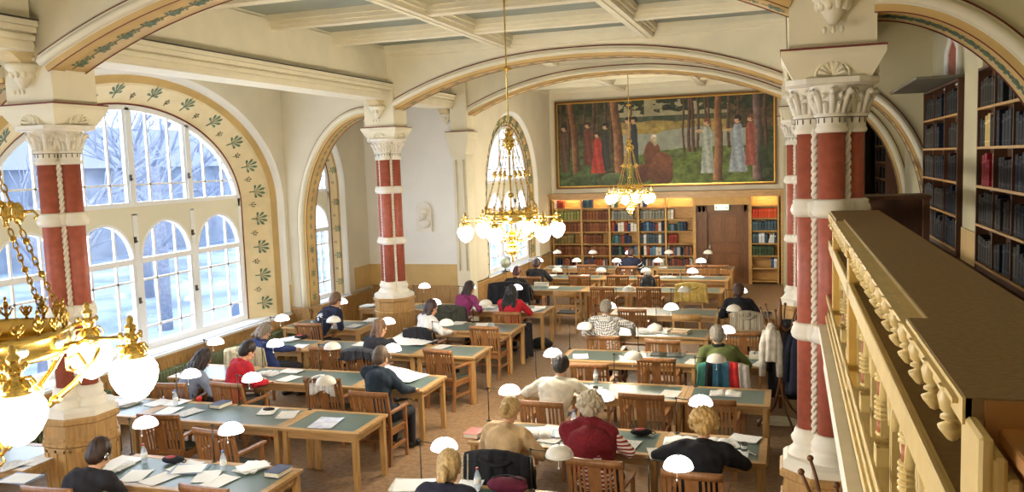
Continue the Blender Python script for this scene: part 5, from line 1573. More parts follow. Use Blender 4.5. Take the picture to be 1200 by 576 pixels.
# arcade panels between balusters
for y0,y1 in ((1.7,1.98),(1.98,2.72),(2.72,3.46),(3.46,4.2),(4.2,4.62),(4.70,5.2),(5.2,5.75),(5.75,6.24),(6.3,6.6),(6.6,6.93)):
    m=MB(); c=(y0+y1)/2; w=(y1-y0)/2; n=2 if w>.3 else 1
    for k in range(n):
        cc=y0+(y1-y0)*(k+.5)/n; r=(y1-y0)/n/2-.02
        arc=[(cc-r*math.cos(PI*j/14),2.78+.15*math.sin(PI*j/14)) for j in range(15)]
        m.band(arc,[(p[0],2.96) for p in arc],'x',.335,.365)
        a2=[(cc-(r-.02)*math.cos(PI*j/14),2.78+.13*math.sin(PI*j/14)) for j in range(15)]
        m.band(a2,arc,'x',.325,.375)
        for s in (-1,1): m.box(.33,.37,cc+s*(r-.002)-.012,cc+s*(r-.002)+.012,2.50,2.79)
        m.tube([(.35,cc+.05*math.cos(q),2.80+.05*math.sin(q)) for q in [2*PI*e/14 for e in range(14)]],.01,6,closed=True)
    m.build('arcade_panel',M['railp'],rl)
m=MB()
for (za,zb,xa,xb) in ((2.47,2.50,.28,.41),(2.50,2.52,.30,.39),(2.435,2.47,.265,.42),(2.405,2.435,.30,.40)): m.box(xa,xb,1.2,6.93,za,zb,0,b=.004)
m.box(.27,.285,1.2,6.93,2.60,2.635,0,b=.003); m.build('lower_rail',M['railp'],rl)
for y in (4.66,6.27):
    m=MB(); m.box(.285,.40,y-.04,y+.04,2.405,3.245,0,b=.006); m.box(.27,.415,y-.055,y+.055,2.60,2.64,0,b=.006); m.box(.27,.415,y-.055,y+.055,2.42,2.47,0,b=.006); m.box(.275,.41,y-.05,y+.05,3.19,3.22,0,b=.006)
    m.build('post',mat('post_ochre',(206,168,88),.45,noise=.08,scale=8),rl)
m=MB()
for k,(xa,xb,yy) in enumerate(((.30,.322,1.70),(.322,.344,1.665),(.344,.366,1.63))): m.box(xa,xb,1.54,yy,2.405,3.25-.035*k,0,b=.006)
m.build('end_post',M['railp'],rl)
m=MB(); m.box(.352,.61,1.42,1.651,3.205,3.235,0,b=.004); m.box(.37,.60,1.45,1.63,3.165,3.205,0,b=.004); m.box(.385,.59,1.48,1.61,3.12,3.165,0,b=.004); m.box(.40,.58,1.50,1.60,2.36,3.12)
m.box(.61,.64,1.40,1.66,3.20,3.283,0,b=.004)
m.build('end_ledge',mat('ledge_wood',(170,118,62),.5,noise=.15,scale=8),rl)

m=MB(); m.box(.33,.64,1.652,1.663,3.16,3.282); m.build('cap_end',mat('ledge_wood',(170,118,62),.5,noise=.15,scale=8),rl)
# the same balustrade carries on beyond the column
y=7.75
while y<14.7:
    m=MB(); m.box(.312,.388,y-.038,y+.038,2.50,2.60,0,b=.004); m.lathe([(.026,2.6),(.026,2.96)],(.35,y,0),14); m.lathe([(.031,2.65),(.031,2.70)],(.35,y,0),14,1); m.lathe([(.031,2.80),(.031,2.85)],(.35,y,0),14,1)
    for z in (2.61,2.63,2.71,2.73,2.75,2.77,2.79,2.86,2.88,2.95): m.lathe([(.028,z-.009),(.041,z-.003),(.041,z+.003),(.028,z+.009)],(.35,y,0),14)
    m.build('turned_baluster',[M['railp'],M['railred']],rl)
    m=MB(); r=.33; cc=y+.375
    if cc<14.6:
        arc=[(cc-r*math.cos(PI*j/14),2.78+.15*math.sin(PI*j/14)) for j in range(15)]
        m.band(arc,[(p[0],2.96) for p in arc],'x',.335,.365)
        for s in (-1,1): m.box(.33,.37,cc+s*r-.012,cc+s*r+.012,2.50,2.79)
        m.build('arcade_panel',M['railp'],rl)
    y+=.75
m=MB(); m.box(.285,.47,7.5,14.85,2.955,3.05); m.box(.28,.41,7.5,14.85,2.405,2.50); m.build('middle_rail',M['railp'],rl)
m=MB(); m.box(.31,.55,7.5,14.85,3.19,3.245)
for k in range(34): m.lathe([(.0001,-.095),(.022,-.07),(.024,-.062),(.013,-.055),(.021,-.04),(.026,-.004),(.024,.0)],(.335,7.6+.2155*k,3.20),10)
m.build('handrail_moulding',M['railp'],rl)
# gallery bookcases -----------------------------------------------------------
BK=[(16,25,40),(12,19,32),(20,30,42),(34,18,20),(48,24,24),(18,18,23),(26,31,28),(44,38,30),(14,25,27)]
def bookmat(c): return mat('book_%d_%d_%d'%c,c,.6,noise=.12,scale=9,spec=.2)
nbook=[0]
OR2=['first','second','third','fourth','fifth','sixth','seventh','eighth','ninth','tenth']
def cname(c):
    r,g,b=c; mx=max(c); mn=min(c)
    if mx-mn<24: return 'white' if mx>180 else ('grey' if mx>80 else 'black')
    if r>=g>=b and mx>185 and b>130: return 'cream'
    if r>=g and r-b>24: 
        if g>r*.78: return 'olive' if r<170 else 'cream'
        return 'orange-red' if r>180 else ('dark red' if g<r*.5 else 'brown')
    if g>=r and g>=b: return 'dark green'
    return 'blue-grey' if mx>85 else 'dark blue'
def one_book(x,y,z,w,h,d,c,axis,label,group,lean=0):
    """axis 'y': row runs along x, spine faces -y ; 'x': row runs along y, spine faces -x"""
    m=MB()
    if axis=='y':
        m.box(-w/2,w/2,0,d,0,h,0,b=min(.006,w*.3)); m.box(-w/2-.001,w/2+.001,-.002,.01,h*.72,h*.80,1); m.box(-w/2-.001,w/2+.001,-.002,.01,h*.14,h*.17,1)
    else:
        m.box(0,d,-w/2,w/2,0,h,0,b=min(.006,w*.3)); m.box(-.002,.01,-w/2-.001,w/2+.001,h*.72,h*.80,1); m.box(-.002,.01,-w/2-.001,w/2+.001,h*.14,h*.17,1)
    c2=tuple(min(255,int(q*1.0+26)) for q in c)
    o=m.build('book',[bookmat(c),bookmat(c2)]); o.location=(x,y,z)
    if lean: o.rotation_euler=(0,lean,0) if axis=='y' else (lean,0,0)
    tag(o,label,'book',group); nbook[0]+=1; return o
def gallery_case(y0,y1,x,z0,z1,nb,rows,label,which,fill):
    t=empty('gallery_bookcase',(0,0,0),0,label,'bookcase')
    m=MB(); m.box(x,2.15,y0,y0+.04,z0,z1); m.build('side_panel',M['walnut'],t)
    m=MB(); m.box(x,2.15,y1-.04,y1,z0,z1); m.build('side_panel',M['walnut'],t)
    m=MB(); m.box(2.13,2.15,y0,y1,z0,z1); m.build('back_panel',M['walnut'],t)
    hh=(z1-z0-.1)/rows
    for k in range(rows+1):
        m=MB(); m.box(x,2.14,y0+.03,y1-.03,z0+.08+hh*k-.012,z0+.08+hh*k+.012); m.box(x-.004,x+.004,y0+.03,y1-.03,z0+.08+hh*k-.014,z0+.08+hh*k+.014); m.build('shelf',M['oakshelf'] if k<rows else M['walnut'],t)
    m=MB(); m.box(x+.01,2.14,y0+.03,y1-.03,z0,z0+.08); m.build('plinth',M['walnut'],t)
    bw=(y1-y0-.08)/nb
    for k in range(1,nb):
        m=MB(); m.box(x+.003,2.14,y0+.04+bw*k-.012,y0+.04+bw*k+.012,z0+.08,z1-.02); m.build('divider',M['walnut'],t)
    for r_ in range(rows):
        for b in range(nb):
            ya=y0+.06+bw*b; yb=ya+bw-.045; y=ya
            n=fill
            w0=(yb-ya)/n
            colset=random.choice([BK[:3],BK,BK[5:],BK[:3]]) if which!='near' else ([(140,26,40)] if (r_==2 and b==nb-1) else random.choice([BK[:3],BK,BK[5:]]))
            for q in range(n):
                if random.random()<.12: continue
                w=w0*random.uniform(.86,.98); h=hh*random.uniform(.62,.86)
                c=random.choice(colset)
                if which=='near' and r_==3 and b==nb-1 and q in(2,3): c=(206,180,112)
                one_book(x+.02,ya+w0*(q+.5),z0+.08+hh*r_+.013,w,h,.1,c,'x',f"{cname(c)} book, {OR2[q]} from the near end, {OR2[r_]} shelf, {OR2[b]} bay, {which} gallery bookcase",'books in the '+('nearer' if which=='near' else 'farther')+' gallery bookcase')
gallery_case(11.87,14.75,2.0,2.36,4.60,3,5,'dark gallery bookcase with a flat board on top, below the niche','far',5)
gallery_case(7.5,10.72,2.0,2.36,4.60,4,5,'dark gallery bookcase behind the nearest slanted gallery arch','near',6)
gallery_case(18.7,20.9,1.85,2.36,4.2,3,5,'small dark gallery bookcase far behind the two curved arches','back',2)
m=MB(); T=Matrix.Translation((1.95,13.3,4.62))
m.box(-.42,.2,-1.4,1.5,0,.03); m.v=[(p[0]+1.95,p[1]+13.3,p[2]+4.61) for p in m.v]
tag(m.build('flat_board',mat('board_grey',(118,112,96),.6)),'grey flat board projecting from the top of the gallery bookcase','board')
dk=empty('gallery_desk',(1.05,9.6,2.35),0,'dark small table standing on the gallery behind the handrail','table')
m=MB(); m.box(-.3,.3,-.25,.25,.88,.92,0,b=.004); m.build('table_top',M['walnut'],dk)
for a in (-1,1):
    for b in (-1,1): m=MB(); m.box(a*.26-.03,a*.26+.03,b*.21-.03,b*.21+.03,0,.88); m.build('leg',M['walnut'],dk)
m=MB(); m.box(-.25,.25,-.2,.2,.2,.23); m.box(-.28,.28,.19,.2,.25,.88); m.build('lower_shelf',M['walnut'],dk)
cb_=empty('gallery_cabinet',(0,0,2.35),0,'dark blue-black cabinet at the far end of the gallery','cabinet')
m=MB(); m.box(.5,1.3,20.5,21.0,0,1.9,0,b=.01); m.build('cabinet_body',mat('cabinet_dark',(26,34,46),.5),cb_)
for k in range(2): m=MB(); m.box(.52+.39*k,.89+.39*k,20.475,20.5,.06,1.84,0,b=.008); m.build('door',mat('cabinet_dark2',(34,44,58),.5),cb_)

# ================================================================== FAR WALL BOOKCASE
YB=25.3
fc=empty('wall_bookcase',(0,0,0),0,'tall honey oak bookcase covering the far wall under the painting','bookcase')
UX=[-7.0,-6.07,-5.2,-4.32,-3.5,-2.66]; UR=[-1.08,-.28]
SZ=[.08,.46,.82,1.18,1.55,1.91,2.28]
m=MB(); m.box(-7.1,-2.6,25.69,25.715,0,2.66); m.box(-1.12,-.2,25.69,25.715,0,2.66); m.build('back_panel',M['oakshelf'],fc)
for i,x in enumerate(UX+UR):
    m=MB(); w=.045 if i in(0,5,6,7) else .03
    m.box(x-w,x+w,YB,25.7,0,2.62); m.build('upright',M['oakshelf'],fc)
m=MB(); m.box(-7.1,-7.0,YB,25.7,0,2.62); m.box(-.28,-.12,YB,25.7,0,2.62); m.build('side_panel',M['oakh'],fc)
for a,b in list(zip(UX[:-1],UX[1:]))+[(UR[0],UR[1])]:
    for z in SZ:
        m=MB(); m.box(a+.03,b-.03,YB+.01,25.69,z-.014,z+.014); m.build('shelf',M['oakshelf'],fc)
m=MB(); m.box(-7.12,-.1,YB-.05,YB,2.55,2.62); m.box(-7.12,-.1,YB-.05,25.7,2.62,2.66); m.box(-7.12,-.1,YB-.10,25.7,2.66,2.70); m.box(-7.12,-.1,YB-.14,25.7,2.70,2.74); m.build('cornice',M['oakh'],fc)
m=MB(); m.box(-2.62,-1.1,YB+.02,YB+.05,2.36,2.60); m.box(-2.64,-1.1,YB-.02,YB+.05,2.32,2.36); m.build('overdoor_panel',mat('overdoor_oak',(188,146,78),.5,noise=.12,scale=6),fc)
m=MB(); m.box(-2.62,-2.3,YB+.1,YB+.16,0,2.34); m.box(-1.3,-1.1,YB+.1,YB+.16,0,2.34); m.box(-2.6,-1.1,YB+.1,YB+.16,2.12,2.34)
for x in (-2.58,-2.45,-2.34,-1.27,-1.15): m.box(x-.015,x+.015,YB+.08,YB+.12,0,2.3)
m.build('door_surround',M['oakdark'],fc)
# strip lights behind the cornice, shining on the top shelf
for a,b in ((-6.95,-2.7),(-1.02,-.34)):
    m=MB(); m.cyl((a,YB+.08,2.59),(b,YB+.08,2.59),.012,.012,8); m.build('strip_light',emis('strip_lamp',(255,236,180),45),fc)
dr=empty('door_1'); struct(dr)
m=MB(); x0,x1=-2.3,-1.3; y=YB+.2
m.box(x0,x1,y,y+.05,0,2.12); m.build('door_leaf',M['oakdark'],dr)
m=MB()
for (a,b,c,d) in ((x0+.10,x0+.46,1.25,2.02),(x0+.54,x1-.10,1.25,2.02),(x0+.1,x0+.46,.15,.85),(x0+.54,x1-.1,.15,.85),(x0+.1,x1-.1,.93,1.15)):
    m.box(a,b,y-.012,y,c,d,0,b=.008); m.box(a+.05,b-.05,y-.022,y,c+.05,d-.05,0,b=.008)
m.build('door_panel',mat('door_panel_oak',(124,78,38),.45,noise=.2,scale=7,stretch=(5,5,.8)),dr)
m=MB(); m.cyl((x0+.07,y-.06,1.05),(x0+.20,y-.06,1.05),.010,.010,8); m.cyl((x0+.07,y,1.05),(x0+.07,y-.06,1.05),.010,.010,8); m.box(x0+.05,x0+.09,y-.01,y,.95,1.13); m.build('door_handle',M['chrome'],dr)
# exit sign
ex=empty('exit_sign',(-1.87,YB-.06,2.17),0,'green lit exit sign over the oak door','sign')
m=MB(); m.box(-.2,.2,0,.05,0,.17,0,b=.006); m.build('sign_box',emis('exit_face',(150,196,140),.9),ex)
def glyph(s,x,z,h,mb):
    w=h*.5; t=h*.2
    S={'E':[(0,t,0,h),(0,w,0,t),(0,w,h/2-t/2,h/2+t/2),(0,w,h-t,h)],'I':[(w/2-t/2,w/2+t/2,0,h)],'T':[(w/2-t/2,w/2+t/2,0,h),(0,w,h-t,h)]}
    if s=='X':
        for q in (0,1):
            a,b=(0,w-t) if q==0 else (w-t,0)
            mb.prism([(x+a,z),(x+a+t,z),(x+b+t,z+h),(x+b,z+h)],'y',-.004,.0)
    else:
        for a,b,c,d in S[s]: mb.box(x+a,x+b,-.004,0,z+c,z+d)
m=MB()
for i,s in enumerate('EXIT'): glyph(s,-.105+.058*i,.045,.085,m)
m.build('sign_lettering',emis('exit_text',(236,255,226),1.6),ex)
m=MB(); m.prism([(-.18,.06),(-.14,.12),(-.14,.075),(-.12,.075),(-.12,.045),(-.14,.045)],'y',-.004,0); m.prism([(.18,.06),(.14,.12),(.14,.075),(.13,.075),(.13,.045),(.14,.045)],'y',-.004,0); m.build('sign_arrow',mat('sign_green',(70,120,80),.5),ex)
# books on the far wall
SET={ # (bay,shelf): (palette, fill 0..1, n)
}
brown=[(112,66,40),(98,56,36),(126,78,46)]; green=[(120,124,68),(108,112,60),(134,130,76)]; mix=[(206,200,188),(44,62,92),(30,34,44),(140,60,46),(90,120,140),(214,206,190),(60,90,70),(36,40,60)]
olive_=[(120,104,58),(100,88,54)]; grey_=[(120,120,106),(98,100,96),(140,136,120)]
lay={(0,6):(mix,.35),(0,5):(green,1),(0,4):(brown,1),(0,3):(olive_,.75),(0,2):(brown,1),
 (1,6):(mix,.35),(1,5):(brown,1),(1,4):(brown,1),(1,3):(brown,.8),(1,2):(brown,1),
 (2,6):(mix,.3),(2,5):(grey_,.9),(2,4):(mix,1),(2,3):(mix,.8),(2,2):(mix,1),
 (3,6):(mix,.2),(3,5):(grey_,1),(3,4):(mix,1),(3,3):([(60,76,88),(44,60,80),(70,84,92),(206,200,188)],1),(3,2):(mix,1),
 (4,5):([(206,200,188),(190,180,150)],.25),(4,4):(mix,.75),(4,3):([(132,48,36)],.35),
 (5,5):([(206,74,40),(190,60,36),(214,92,52)],1),(5,4):([(60,82,92),(74,96,104),(46,60,72)],1),(5,3):([(56,76,88),(206,210,214),(70,90,100)],1),(5,2):([(58,78,52),(48,66,46)],.9),(5,1):([(206,210,214),(50,80,110)],.3)}
bays=[(UX[i]+.05,UX[i+1]-.05) for i in range(5)]+[(UR[0]+.06,UR[1]-.06)]
for (b,s),(pal,fill) in lay.items():
    xa,xb=bays[b]; n=8 if b<5 else 8
    w0=(xb-xa)/n; tot=int(n*fill+.5)
    bayn=['first','second','third','fourth','fifth','last'][b]
    for q in range(tot):
        if b==5 and s==1: qq=n-1-q
        else: qq=q
        w=w0*random.uniform(.84,.97); h=random.uniform(.2,.3) if pal is mix else random.uniform(.26,.29)
        c=random.choice(pal)
        ln=0
        if b==5 and s==3 and q in(5,6): ln=.28; c=(206,210,214)
        one_book(xa+w0*(qq+.5),YB+.05,SZ[s]+.0145,w,h,.2,c,'y',f"{cname(c)} book, {OR2[qq]} from the left, {['lowest','second','third','fourth','fifth','sixth','top'][s]} shelf, {bayn} bay, wall bookcase",f"books on the {['lowest','second','third','fourth','fifth','sixth','top'][s]} shelf of the {bayn} bay",ln)
# what stands on the lowest shelves, mostly hidden behind the desks
m=MB()
for b in range(5):
    xa,xb=bays[b]
    for s in (0,1)+((2,) if b==4 else ()):
        x=xa
        while x<xb-.05:
            w=random.uniform(.03,.06); 
            if random.random()<.9: m.box(x,x+w*.94,YB+.05,YB+.25,SZ[s]+.0145,SZ[s]+random.uniform(.22,.3),random.randrange(6),b=.004)
            x+=w
tag(m.build('row_of_books',[bookmat(c) for c in [(140,70,44),(60,80,110),(120,60,44),(190,184,170),(60,70,84),(150,90,56)]]),'mixed books packed on the lowest shelves of the far bookcase','books','books on the lowest shelves','stuff')

# ================================================================== PAINTING
def mural():
    W,H=6.46,2.58; nx,ny=420,168
    X0=-6.85; Z0=2.93
    u,v=np.meshgrid(np.linspace(0,1,nx+1),np.linspace(0,1,ny+1),indexing='xy')  # v up
    def nz(sx,sy,seed):
        g=np.random.default_rng(seed).random((64,64)); x=u*sx;y=v*sy
        xi=np.floor(x).astype(int)%63; yi=np.floor(y).astype(int)%63; fx=x-np.floor(x); fy=y-np.floor(y)
        fx=fx*fx*(3-2*fx); fy=fy*fy*(3-2*fy)
        return (g[yi,xi]*(1-fx)+g[yi,xi+1]*fx)*(1-fy)+(g[yi+1,xi]*(1-fx)+g[yi+1,xi+1]*fx)*fy
    N=lambda sx,sy,s: .55*nz(sx,sy,s)+.3*nz(sx*2.3,sy*2.3,s+1)+.15*nz(sx*5,sy*5,s+2)
    img=np.zeros(u.shape+(3,))
    def put(mask,rgb,amt=.35,s=5,sx=40,sy=20):
        n=N(sx,sy,s)[...,None]; c=np.array(rgb)/255*(1+amt*(n-.5)*2); img[mask]=c[mask]
    put(u>-1,(74,84,54),.4,1)
    put(v>.78,(150,144,118),.15,2,20,8)                       # sky
    put((v>.66)&(v<=.80),(66,78,60),.3,3)                     # far shore
    put((v>.60)&(v<=.74+.01*np.sin(u*30)),(150,128,66),.3,4,30,12)   # dry bank
    lake=(v<.64+.02*np.sin(u*11))&(v>.36-.05*np.sin(u*5+1)); put(lake,(138,146,140),.12,7,30,10)
    put((v<.66)&(v>.60)&(np.sin(u*17+1)+N(20,8,8)>.6),(160,134,66),.3,9)
    put(v<=.36-.06*np.sin(u*5+1)+.03*N(30,6,11),(88,108,44),.4,12)   # grass
    put((u<.26+.05*N(8,8,13)),(70,68,44),.5,14,50,30)                # left thicket
    put((u<.2)&(v<.45*N(10,4,30)+.25),(72,92,54),.5,31,60,40)
    put((u>.93-.02*N(8,20,15))&(v<.7),(48,62,40),.5,16,60,40)
    put((u>.80)&(v>.62),(80,66,46),.5,17)
    put((u>.66)&(u<.80)&(v>.74)&(N(14,10,18)>.45),(58,70,46),.4,19)
    can=(v>.78+.16*N(9,6,20))&((u<.42)|(u>.46)); put(can&(N(26,14,21)>.42),(44,54,34),.5,22,60,40)
    def trunk(c,w,lean=0,rgb=(96,62,44),v0=.05,s=40):
        x=c+lean*(v-.5)+.003*np.sin(v*9+c*30); m=(abs(u-x)<w*(1.15-.3*v))&(v>v0)
        sh=1-.45*((u-x)/w); img[m]=(np.array(rgb)/255*(1+.5*(N(60,22,s)[...,None]-.5))*np.clip(sh,.5,1.4)[...,None])[m]
    for c,w,l,v0 in ((.02,.006,0,.3),(.055,.008,0,.3),(.135,.006,.01,.25),(.18,.008,0,.35),(.20,.005,0,.35),(.235,.006,0,.4),(.26,.005,0,.4),(.36,.004,0,.5),(.60,.005,0,.37),(.625,.008,0,.37),(.645,.008,-.02,.37),(.665,.006,0,.4),(.70,.006,0,.4),(.715,.005,0,.45),(.80,.007,0,.4),(.84,.005,0,.4),(.96,.008,0,.2)):
        trunk(c,w,l,(84,58,46),v0)
    for c,w,l in ((.085,.016,-.03),(.295,.022,-.03),(.755,.018,.005),(.925,.018,0)): trunk(c,w,l,(122,80,54) if c<.8 else (104,82,84),.04)
    def fig(c,base,top,w,rgb,skirt=1.6,head=(196,150,120),hair=(40,32,30),s=60,lean=0):
        h=top-base; y=(v-base)/h; body=(y>0)&(y<.86)
        x=c+lean*(y)
        ww=w*(np.where(y<.5,skirt-(skirt-1)*y*2,1.0))*np.where(y>.72,1-(y-.72)*3.0,1)
        mk=body&(abs(u-x)<ww)
        fold=1+.10*np.sin((u-x)/w*4+y*5)
        img[mk]=(np.array(rgb)/255*fold[...,None]*(1+.3*(N(80,40,s)[...,None]-.5)))[mk]
        hx,hy=c+lean*.95,base+h*.93; r=h*.062
        m2=((u-hx)*2.5)**2+(v-hy)**2<r**2; img[m2]=np.array(head)/255
        m3=(((u-hx-.002)*2.5)**2+(v-hy-r*.35)**2<(r*1.02)**2)&((v>hy+r*.25)|(u>hx+r*.1)); img[m3]=np.array(hair)/255
    fig(.035,.18,.74,.018,(96,74,60),1.1,hair=(50,36,30)); fig(.15,.25,.76,.020,(112,58,48),1.2,hair=(70,40,30)); fig(.235,.2,.74,.018,(58,56,54),1.2)
    fig(.195,.16,.64,.020,(180,52,42),1.7,hair=(60,40,30)); fig(.345,.2,.80,.014,(150,120,96),1.1,hair=(60,40,30)); fig(.372,.22,.8,.016,(44,52,62),1.2)
    # seated robed figure on a rock
    def blob(cx,cy,rx,ry,rgb,s=70): 
        m=((u-cx)/rx)**2+((v-cy)/ry)**2<1; img[m]=(np.array(rgb)/255*(1+.5*(N(60,30,s)[...,None]-.5))*(1.1-.35*((v-cy)/ry*-1+1)[...,None]*.5))[m]
    blob(.405,.14,.04,.11,(104,54,44)); blob(.455,.34,.04,.18,(118,68,46)); blob(.50,.25,.05,.13,(124,72,48)); blob(.52,.13,.03,.12,(112,64,44)); blob(.485,.15,.055,.13,(118,68,48)); blob(.462,.535,.015,.05,(196,164,128)); blob(.462,.56,.014,.025,(206,196,180)); blob(.468,.49,.009,.035,(190,176,156))
    fig(.705,.12,.74,.022,(150,160,164),1.35,hair=(120,66,46)); fig(.84,.13,.76,.024,(132,146,174),1.7,hair=(34,30,34)); fig(.895,.2,.76,.020,(152,74,64),1.2,hair=(120,70,50))
    blob(.67,.6,.018,.02,(196,160,130)); blob(.80,.6,.016,.018,(196,160,130))
    blob(.57,.36,.03,.05,(96,112,62)); blob(.12,.1,.05,.09,(76,96,58)); blob(.27,.08,.06,.08,(88,108,70)); blob(.95,.3,.02,.14,(50,66,42))
    img=np.clip(img*(1+.18*(N(150,70,90)[...,None]-.5)),0,1)
    g_=img.mean(-1,keepdims=True); img=(g_+(img-g_)*.80)*np.array([1.05,1.03,.95])
    lin=np.where(img<=.04045,img/12.92,((img+.055)/1.055)**2.4)
    # mesh
    nv=(nx+1)*(ny+1); co_=np.zeros((nv,3)); co_[:,0]=(X0+u*W).ravel(); co_[:,1]=25.655; co_[:,2]=(Z0+v*H).ravel()
    i=np.arange(nv).reshape(ny+1,nx+1); f=np.stack([i[:-1,:-1],i[:-1,1:],i[1:,1:],i[1:,:-1]],-1).reshape(-1,4)
    me=bpy.data.meshes.new('canvas'); me.from_pydata(co_.tolist(),[],f.tolist())
    at=me.color_attributes.new('Col','FLOAT_COLOR','POINT'); at.data.foreach_set('color',np.concatenate([lin.reshape(-1,3),np.ones((nv,1))],1).astype(np.float32).ravel())
    m=mat('oil_paint',(128,128,128),.6); nt=m.node_tree; a=nt.nodes.new('ShaderNodeVertexColor'); a.layer_name='Col'
    nt.links.new(a.outputs['Color'],nt.nodes['Principled BSDF'].inputs['Base Color'])
    me.materials.append(m)
    r=empty('wall_painting',(0,0,0),0,'very large framed painting of figures in a lakeside pine forest on the far wall','painting')
    o=bpy.data.objects.new('canvas',me); COL.objects.link(o); o.parent=r
    g=MB(); e=.055
    x0,x1,z0,z1=X0,X0+W,Z0,Z0+H
    g.box(x0-e,x1+e,25.60,25.715,z1,z1+e,0,b=.01); g.box(x0-e,x1+e,25.60,25.715,z0-e,z0,0,b=.01); g.box(x0-e,x0,25.60,25.715,z0,z1,0,b=.01); g.box(x1,x1+e,25.60,25.715,z0,z1,0,b=.01)
    g.build('frame',M['gold'],r)
    g=MB(); e=.03
    g.box(x0,x1,25.63,25.66,z1-e,z1); g.box(x0,x1,25.63,25.66,z0,z0+e); g.box(x0,x0+e,25.63,25.66,z0,z1); g.box(x1-e,x1,25.63,25.66,z0,z1); g.build('gilt_slip',M['brassd'],r)
    g=MB(); g.box(x0,x1,25.665,25.71,z0,z1); g.build('backing',M['oakdark'],r)
mural()
# ================================================================== SMALL THINGS
# relief medallion
md=empty('relief_plaque',(-8.2,18.34,2.2),0,'white relief plaque of a bust on the end wall beside the column','relief')
m=MB(); arc=[(-.2,0),(-.2,.48)]+[(-.2*math.cos(PI*k/12),.48+.22*math.sin(PI*k/12)) for k in range(1,12)]+[(.2,.48),(.2,0)]
m.prism(arc,'y',-.05,0); m.build('plaque_slab',M['white'],md)
m=MB(); m.ell((0,-.075,.40),(.085,.075,.12),14,10); m.ell((-.085,-.08,.40),(.022,.03,.035),8,6); m.ell((-.05,-.08,.32),(.05,.05,.05),10,6); m.ell((.02,-.06,.19),(.16,.06,.11),14,8); m.ell((.04,-.07,.47),(.10,.075,.08),12,8); m.build('relief_bust',M['white'],md)
# radiator
for y0,y1,lb in ((10.0,12.4,'long green ribbed radiator under the sill, centre of the big window'),(12.55,14.6,'green ribbed radiator under the far end of the big window'),(7.6,9.8,'green ribbed radiator under the near end of the big window')):
    rd=empty('radiator',(-9.55,y0,0),0,lb,'radiator','radiators under the big arched window')
    m=MB(); n=int((y1-y0)/.075)
    for k in range(n): m.box(-.07,.07,.075*k,.075*k+.055,.12,.62,0,b=.018)
    m.build('radiator_fins',M['radi'],rd)
    m=MB(); m.cyl((0,0,.2),(0,(y1-y0)-.02,.2),.02,.02,8); m.cyl((0,0,.54),(0,(y1-y0)-.02,.54),.02,.02,8); m.box(-.03,.03,.02,.06,0,.12); m.box(-.03,.03,y1-y0-.1,y1-y0-.06,0,.12); m.build('radiator_pipe',M['radi'],rd)
# globe on the sill
gb=empty('desk_globe',(-6.98,20.55,.96),0,'pale terrestrial globe on a black stand on the far left window sill','globe')
m=MB(); m.ell((0,0,.24),(.14,.14,.14),24,16); m.build('globe_ball',mat('globe_map',(196,206,200),.4,rgb2=(166,170,130),scale=9),gb)
m=MB(); m.lathe([(.09,0),(.09,.012),(.03,.03),(.012,.05),(.012,.1)],(0,0,0),16); m.tube([(.155*math.cos(a),0,.24+.155*math.sin(a)) for a in [-PI/2+PI*k/14 for k in range(15)]],.006,6); m.build('globe_stand',M['blackp'],gb)
# coat stands
def coat_stand(x,y,h,label,feet=True,s=1.0):
    t=empty('coat_stand',(x,y,0),0,label,'coat stand')
    m=MB(); m.lathe([(.028,.25),(.03,.6),(.022,1.0),(.026,1.3),(.03,h-.35),(.02,h-.15),(.024,h-.1),(.008,h)],(0,0,0),12); m.build('pole',M['oakdark'],t)
    for k in range(6):
        a=2*PI*k/6+.3; ca,sa=math.cos(a),math.sin(a)
        m=MB(); m.tube([(ca*r,sa*r,z) for r,z in ((.02,h-.38),(.10,h-.44),(.19,h-.38),(.22,h-.26),(.27,h-.14))],[.014,.014,.013,.012,.011],8)
        m.ell((ca*.275,sa*.275,h-.125),(.022,.022,.022),10,8); m.build('hook',M['oakdark'],t)
    for k in range(4):
        a=2*PI*k/4+.5; ca,sa=math.cos(a),math.sin(a)
        m=MB(); m.tube([(ca*r,sa*r,z) for r,z in ((.02,.60),(.06,.42),(.16,.24),(.28,.12),(.34,.02))],[.014,.016,.016,.016,.018],8); m.build('leg',M['oakdark'],t)
    m=MB(); m.lathe([(.03,.0),(.05,.01),(.05,.03),(.03,.04)],(0,0,.40),14); m.build('leg_ring',M['oakdark'],t)
    return t
coat_stand(-.12,11.95,1.78,'dark bentwood coat stand with coats, beside the right-hand desks and column')
def hanging(label,x,y,ztop,zbot,w,mt,seed,cat='coat'):
    root=empty('hanging_coat',(x,y,0),0,label,cat,'coats on the coat stand')
    m=MB(); n=28; L=14; vs=[]
    for j in range(L+1):
        t=j/L; z=ztop-(ztop-zbot)*t; ww=w*(.35+.65*min(1,t*3.5))*(1+.12*t); dd=.10*(.5+.5*min(1,t*4))
        for i in range(n):
            a=2*PI*i/n; k=1+.10*math.sin(a*7+seed+t*2)*min(1,t*3)
            vs.append((ww*math.cos(a)*k*.5,dd*math.sin(a)*k,z))
    m.add(vs,[(j*n+i,j*n+(i+1)%n,(j+1)*n+(i+1)%n,(j+1)*n+i) for j in range(L) for i in range(n)]+[list(range(n)),[L*n+i for i in range(n)][::-1]],0,True)
    m.build('coat_body',mt,root)
    for s in (-1,1):
        q=MB(); q.tube([(s*w*.30,0,ztop-.10),(s*w*.52,-.03,ztop-.3),(s*w*.56,-.03,ztop-.72)],[.05,.055,.045],10); q.build('sleeve',mt,root)
    q=MB(); q.tube([(-.05,-.05,ztop-.03),(0,-.07,ztop-.06),(.05,-.05,ztop-.03)],.02,8); q.build('collar',mt,root)
    return root
hanging('cream coat on the near side of the coat stand',-.24,11.8,1.46,.95,.20,cloth('cream_coat2',(214,208,196)),1)
